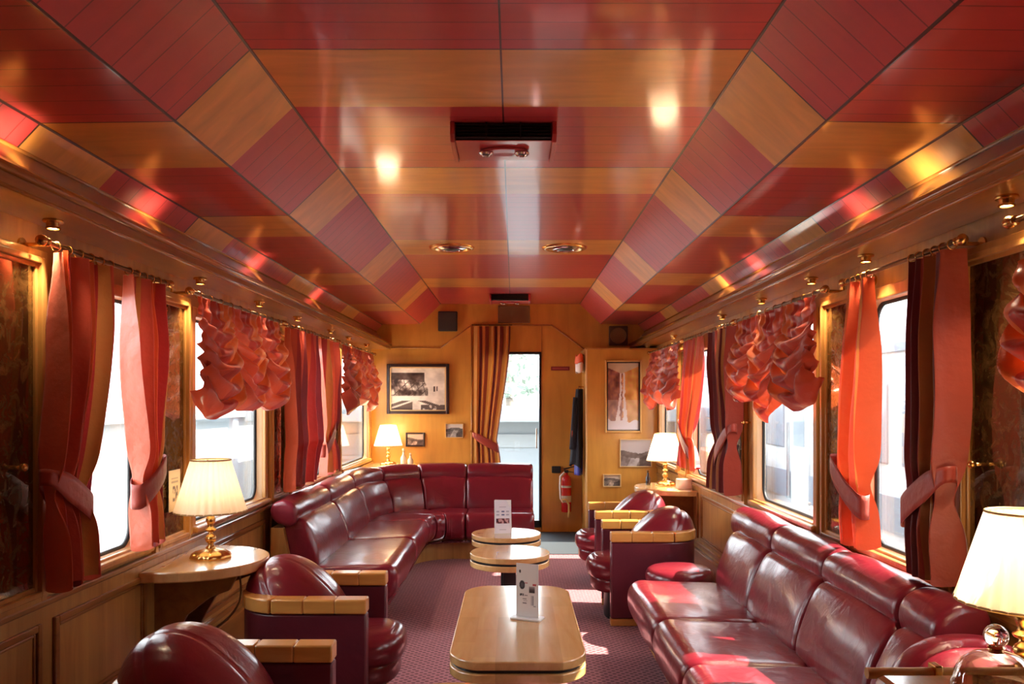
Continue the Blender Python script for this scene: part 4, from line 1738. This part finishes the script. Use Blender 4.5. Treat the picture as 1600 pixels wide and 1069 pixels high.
def pic_works(u, v):
    """sepia view of a building site: dark hillside, timbers, pale ground"""
    k = .9
    n = mnoise.noise(Vector((u * 6, v * 6, 1))) + .5 * mnoise.noise(Vector((u * 17, v * 17, 3)))
    if v > .72 - .25 * max(0, u - .35) and u < .62 and v < .9:
        k = .16 + .22 * n
    elif .34 < v <= .75 and u < .68 - .3 * max(0, v - .5):
        k = .45 + .8 * n
        if abs(((u * 9 + v * 2) % 1) - .5) < .07 or abs(((u * 6 - v * 5) % 1) - .5) < .05:
            k = .1
    elif v < .22:
        q = abs(v - (.10 + .18 * (1 - abs(u - .42) / .42)))
        k = .25 if q < .035 or (u < .4 and v < .18 * u / .4 + .02) else .85 + .2 * n
        if u > .55 and v < .12 and n > 0:
            k = .25
    else:
        k = .86 + .12 * n
    for (a, b) in ((.80, .5), (.85, .51)):
        if abs(u - a) < .012 and abs(v - b) < .06:
            k = .1
    return sepia(k)


def pic_land(seed, tone):
    def fn(u, v):
        n = mnoise.noise(Vector((u * 4 + seed, v * 4, seed))) + .5 * mnoise.noise(Vector((u * 13 + seed, v * 13, seed)))
        hz = .62 + .12 * math.sin(u * 3 + seed) + .05 * n
        if v > hz:
            k = .88
        elif v > hz - .22:
            k = .3 + .2 * n
        else:
            k = .45 + .35 * n + (.3 if abs(u - .5 - (v - .3) * .4) < .15 else 0)
        if (u > .62 and v < .3 + .5 * (u - .62)):
            k *= .5
        k = max(0, min(1, k))
        return tuple(lerp(a, b, k) for a, b in zip(tone[0], tone[1]))
    return fn


def pic_falls(u, v):
    n = mnoise.noise(Vector((u * 5, v * 9, 2)))
    n2 = mnoise.noise(Vector((u * 14, v * 22, 5)))
    if v > .84 + .10 * abs(u - .45) * 2:
        return (206 + 16 * n, 190 + 16 * n, 166 + 14 * n)
    c = (150 + 70 * n + 30 * n2, 92 + 60 * n + 26 * n2, 78 + 50 * n) if u < .48 + .05 * n2 else (216 + 40 * n, 150 + 50 * n + 20 * n2, 76 + 50 * n)
    if v < .45:
        c = tuple(lerp(q, 226, .35) for q in c)
    w = .03 + .05 * (1 - v) + .16 * max(0, .35 - v)
    for cx_ in (.42 - .22 * max(0, .55 - v) + .03 * n2, .52 + .12 * max(0, .6 - v) + .03 * n):
        if abs(u - cx_) < w * (.7 + .5 * n2):
            c = (236, 230, 230)
    if v < .14 + .05 * n:
        c = (232, 228, 232)
    return c


def picture(name, label, x0, x1, z0, z1, y, fm, fw, fn, nu, nv, group, liner=None, depth=.022, tilt=0):
    w, h = x1 - x0, z1 - z0
    e = thing(name, label, 'picture', ((x0 + x1) / 2, y, z0), 0, group)
    mb = MB()
    for (a, b, c_, d_) in ((-w / 2, -w / 2 + fw, 0, h), (w / 2 - fw, w / 2, 0, h), (-w / 2 + fw, w / 2 - fw, 0, fw), (-w / 2 + fw, w / 2 - fw, h - fw, h)):
        mb.box((a, -depth, c_), (b, 0, d_))
    mb.build('picture_frame', fm, e, bevel=min(.005, fw * .25))
    ins = fw
    if liner:
        lw = .012
        mb = MB()
        for (a, b, c_, d_) in ((-w / 2 + fw, -w / 2 + fw + lw, fw, h - fw), (w / 2 - fw - lw, w / 2 - fw, fw, h - fw), (-w / 2 + fw, w / 2 - fw, fw, fw + lw), (-w / 2 + fw, w / 2 - fw, h - fw - lw, h - fw)):
            mb.box((a, -depth * .7, c_), (b, 0, d_))
        mb.build('liner', liner, e)
        ins += lw
    mb, cols = picture_grid(fn, nu, nv, w - 2 * ins, h - 2 * ins)
    o = mb.build('print', M['pic'], e, cols=cols)
    o.location = (0, -.006, ins)
    MB().box((-w / 2 + ins * .8, -.005, ins * .8), (w / 2 - ins * .8, 0, h - ins * .8)).build('backing', M['white'], e)
    return e


fdark = mat('dark_walnut_frame', (48, 28, 24), .3, coat=.3)
fgold = mat('gilt_frame', (214, 170, 100), .35, .4)
fpale = mat('pale_gilt_frame', (226, 190, 130), .4, .2)
G = 'framed pictures on the end wall'
picture('framed_photo', 'large sepia photo of a building site in a dark frame on the back wall', -1.241, -.615, 1.193, 1.697, YB - .001, fdark, .030, pic_works, 90, 70, G, liner=fpale, depth=.04)
picture('framed_photo', 'small dark framed photo right of the far left lamp', -1.054, -.861, .864, 1.006, YB - .001, fdark, .016, pic_land(2.2, ((50, 36, 34), (238, 214, 196))), 40, 28, G)
picture('framed_photo', 'small pale edged photo next to the door curtain', -.654, -.473, .954, 1.096, YB - .001, fpale, .006, pic_land(6.1, ((44, 36, 34), (232, 222, 212))), 40, 28, G)
YL = 7.70
picture('framed_painting', 'tall gilt framed painting of a waterfall on the cabinet front', .898, 1.244, 1.025, 1.710, YL - .001, fgold, .016, pic_falls, 60, 120, G, liner=fdark, depth=.03)
picture('framed_photo', 'medium framed landscape photo half hidden by the far right lamp', 1.037, 1.341, .698, .964, YL - .001, fpale, .009, pic_land(9.4, ((70, 50, 42), (214, 206, 204))), 60, 44, G)
picture('framed_photo', 'smallest gilt framed photo low on the cabinet front', .880, 1.050, .510, .631, YL - .001, fpale, .009, pic_land(13.0, ((48, 40, 42), (226, 206, 182))), 40, 28, G)

# ------------------------------------------------------------------ cabinet, coat, vest, extinguisher, sign
e = thing('cabinet', 'tall wooden cabinet with paintings on its front beside the doorway', 'cabinet', (1.058, 7.95, 0))
MB().box((-.338, -.25, 0), (.340, .248, 1.82)).build('carcass', M['wallb'], e, bevel=.004)
MB().box((-.342, -.254, 0), (-.326, -.238, 1.82)).build('edge_strip', fpale, e, bevel=.003)
MB().box((-.345, -.256, 1.812), (.34, .248, 1.826)).build('top_rail', M['trimv'], e)

e = thing('jacket', 'dark jacket with blue lining hanging on the cabinet side by the extinguisher', 'jacket', (.716, 7.90, .70))
mblack = mat('black_wool', (30, 30, 38), .9)
mblue = mat('blue_satin_lining', (52, 66, 170), .3)


def jk(u, v):
    z = .74 * v
    t = 2 * PI * u
    wy = lerp(.17, .045, max(0, v - .1) ** .9)
    wx = lerp(.060, .028, v ** .8)
    f = 1 + .10 * math.sin(7 * t) * (1 - v)
    return (-.012 - wx * 1.12 + wx * math.cos(t) * f + .008 * math.sin(3 * t + 4 * v), wy * math.sin(t) * f, z + .02 * (1 - v) * math.sin(2 * t))


mb = MB()
mb.grid(jk, 48, 24, wrap=True)
jb = mb.build('coat_body', mblack, e, smooth=180, solid=.004)
mb = MB()
mb.grid(lambda u, v: (-.085 + .02 * math.cos(2 * PI * u) * 1.6 * lerp(1, .7, v) - .03 * (1 - v), -.06 + .035 * math.sin(2 * PI * u) * lerp(1, .8, v) - .04 * (1 - v), .16 + .50 * v), 28, 16, wrap=True)
mb.build('sleeve', mblack, e, smooth=180, solid=.003)
mb = MB()
mb.grid(lambda u, v: (-.052 + .035 * math.cos(2 * PI * u) * (1 + .15 * math.sin(9 * PI * u)), .10 * math.sin(2 * PI * u), -.09 + .26 * v), 36, 10, wrap=True)
mb.build('lining', mblue, e, smooth=180, solid=.003)
MB().tube([(0, 0, .76), (-.05, 0, .765), (-.055, 0, .74), (-.03, 0, .73)], .006, 8).build('hook', M['brass'], e, smooth=180)
MB().box((-.125, -.12, .26), (-.118, -.05, .34)).build('arm_patch', mat('orange_cloth', (226, 96, 40), .8), e)
e = thing('safety_vest', 'folded orange and white vest hanging high on the cabinet side', 'vest', (.716, 7.88, 1.60))
mo, mw = mat('orange_nylon', (236, 96, 44), .6), mat('white_nylon', (236, 222, 214), .6)
MB().grid(lambda u, v: (-.045 + .038 * math.cos(2 * PI * u) * (1 - .2 * v), .15 * math.sin(2 * PI * u), .09 + .075 * v + .012 * math.sin(6 * PI * u)), 32, 8, wrap=True).build('orange_fold', mo, e, smooth=180, solid=.01)
MB().grid(lambda u, v: (-.043 + .034 * math.cos(2 * PI * u), .145 * math.sin(2 * PI * u), .0 + .095 * v + .008 * math.sin(5 * PI * u)), 32, 8, wrap=True).build('white_fold', mw, e, smooth=180, solid=.01)
MB().tube([(0, 0, .17), (-.05, 0, .175), (-.06, 0, .15)], .006, 8).build('hook', M['brass'], e, smooth=180)

e = thing('fire_extinguisher', 'red fire extinguisher on the panel between door and cabinet', 'fire extinguisher', (.56, 8.125, .215))
MB().lathe([(0, 0), (.044, 0), (.05, .008), (.05, .315), (.044, .345), (.028, .365), (.018, .372), (.018, .395), (0, .396)], n=32).build('cylinder', M['redpaint'], e, smooth=50)
mb = MB()
mb.lathe([(.0506, .10), (.0506, .165)], n=32, cap=False)
mb.lathe([(.0506, .245), (.0506, .265)], n=32, cap=False)
mb.build('label_band', mat('extinguisher_label', (214, 206, 190), .5), e, smooth=60)
mb = MB()
mb.box((-.02, -.02, .392), (.02, .02, .42))
mb.prism([(-.02, .42), (.085, .452), (.09, .462), (-.03, .434)], 'y', -.008, .008)
mb.prism([(-.01, .402), (.075, .392), (.075, .40), (-.01, .412)], 'y', -.007, .007)
mb.build('valve_handle', M['darkmetal'], e, bevel=.002)
mb = MB()
mb.tube([(-.02, -.03, .40), (-.062, -.045, .36), (-.066, -.05, .25), (-.06, -.052, .14), (-.03, -.056, .10)], .009, 10)
mb.build('hose', M['white'], e, smooth=180)
mb = MB()
mb.tube([(-.05, -.052, .13), (-.005, -.06, .13), (.022, -.06, .08), (.022, -.058, 0), (.018, -.056, -.05)], .010, 8)
mb.build('strap', M['hose'], e, smooth=180)
MB().box((-.03, .05, .1), (.03, .075, .36)).build('wall_bracket', M['darkmetal'], e)
tag(MB().box((-.045, -.03, -.034), (.045, 0, .034)).build('switch_box', M['black'], bevel=.006), 'small black box on the panel just left of the extinguisher top', 'box').location = (.463, YB, .634)
e = thing('wall_sign', 'narrow dark red sign plate on the panel right of the glass door', 'sign', (.505, YB, 1.632))
MB().box((-.094, -.006, 0), (.094, 0, .04)).build('plate', M['redplate'], e, bevel=.003)
mb = MB()
for k in range(9):
    mb.box((-.078 + k * .0175, -.0068, .012), (-.066 + k * .0175, -.0055, .028))
mb.build('lettering', mat('dull_pink_lettering', (176, 84, 78), .5), e)

# ------------------------------------------------------------------ foreground counter with a glass dome
e = thing('counter', 'brass edged counter across the bottom right corner of the photo', 'counter', (.98, .86, 0))
MB().box((-.40, -.30, .80), (.41, .372, .905)).build('counter_top', M['top'], e, bevel=.012)
MB().tube([(-.405, .38, .902), (.41, .38, .902)], .0085, 12).build('brass_rail', mat('satin_gold_rail', (240, 200, 130), .35, .2), e, smooth=50)
for x in (-.30, -.115, .1, .3):
    MB().box((x - .006, .368, .888), (x + .006, .392, .916)).build('rail_clip', M['brass'], e, bevel=.002)
MB().box((-.34, -.26, 0), (.41, .28, .80)).build('cabinet_body', M['wallv'], e)
e = thing('serving_dome', 'shiny domed cover with a round glass knob at the bottom right', 'dome', (.728, 1.165, .905))
mg = glass_mat('rose_tinted_glass', (.93, .84, .78), .5)
MB().lathe([(.058, 0.0005), (.058, .005), (.055, .008), (.053, .022), (.045, .037), (.031, .048), (.015, .053), (0, .054)], n=48).build('dome_cover', mg, e, smooth=50)
mk = mat('clear_knob_glass', (250, 246, 242), .02)
mk.node_tree.nodes['Principled BSDF'].inputs['Transmission Weight'].default_value = 1.0
MB().lathe([(.010, .052), (.008, .056), (.012, .059), (.009, .061)], n=20).build('knob_neck', M['brass'], e, smooth=50)
MB().ball((0, 0, .0755), .0165, nu=24, nv=16).build('knob', mk, e, smooth=180)
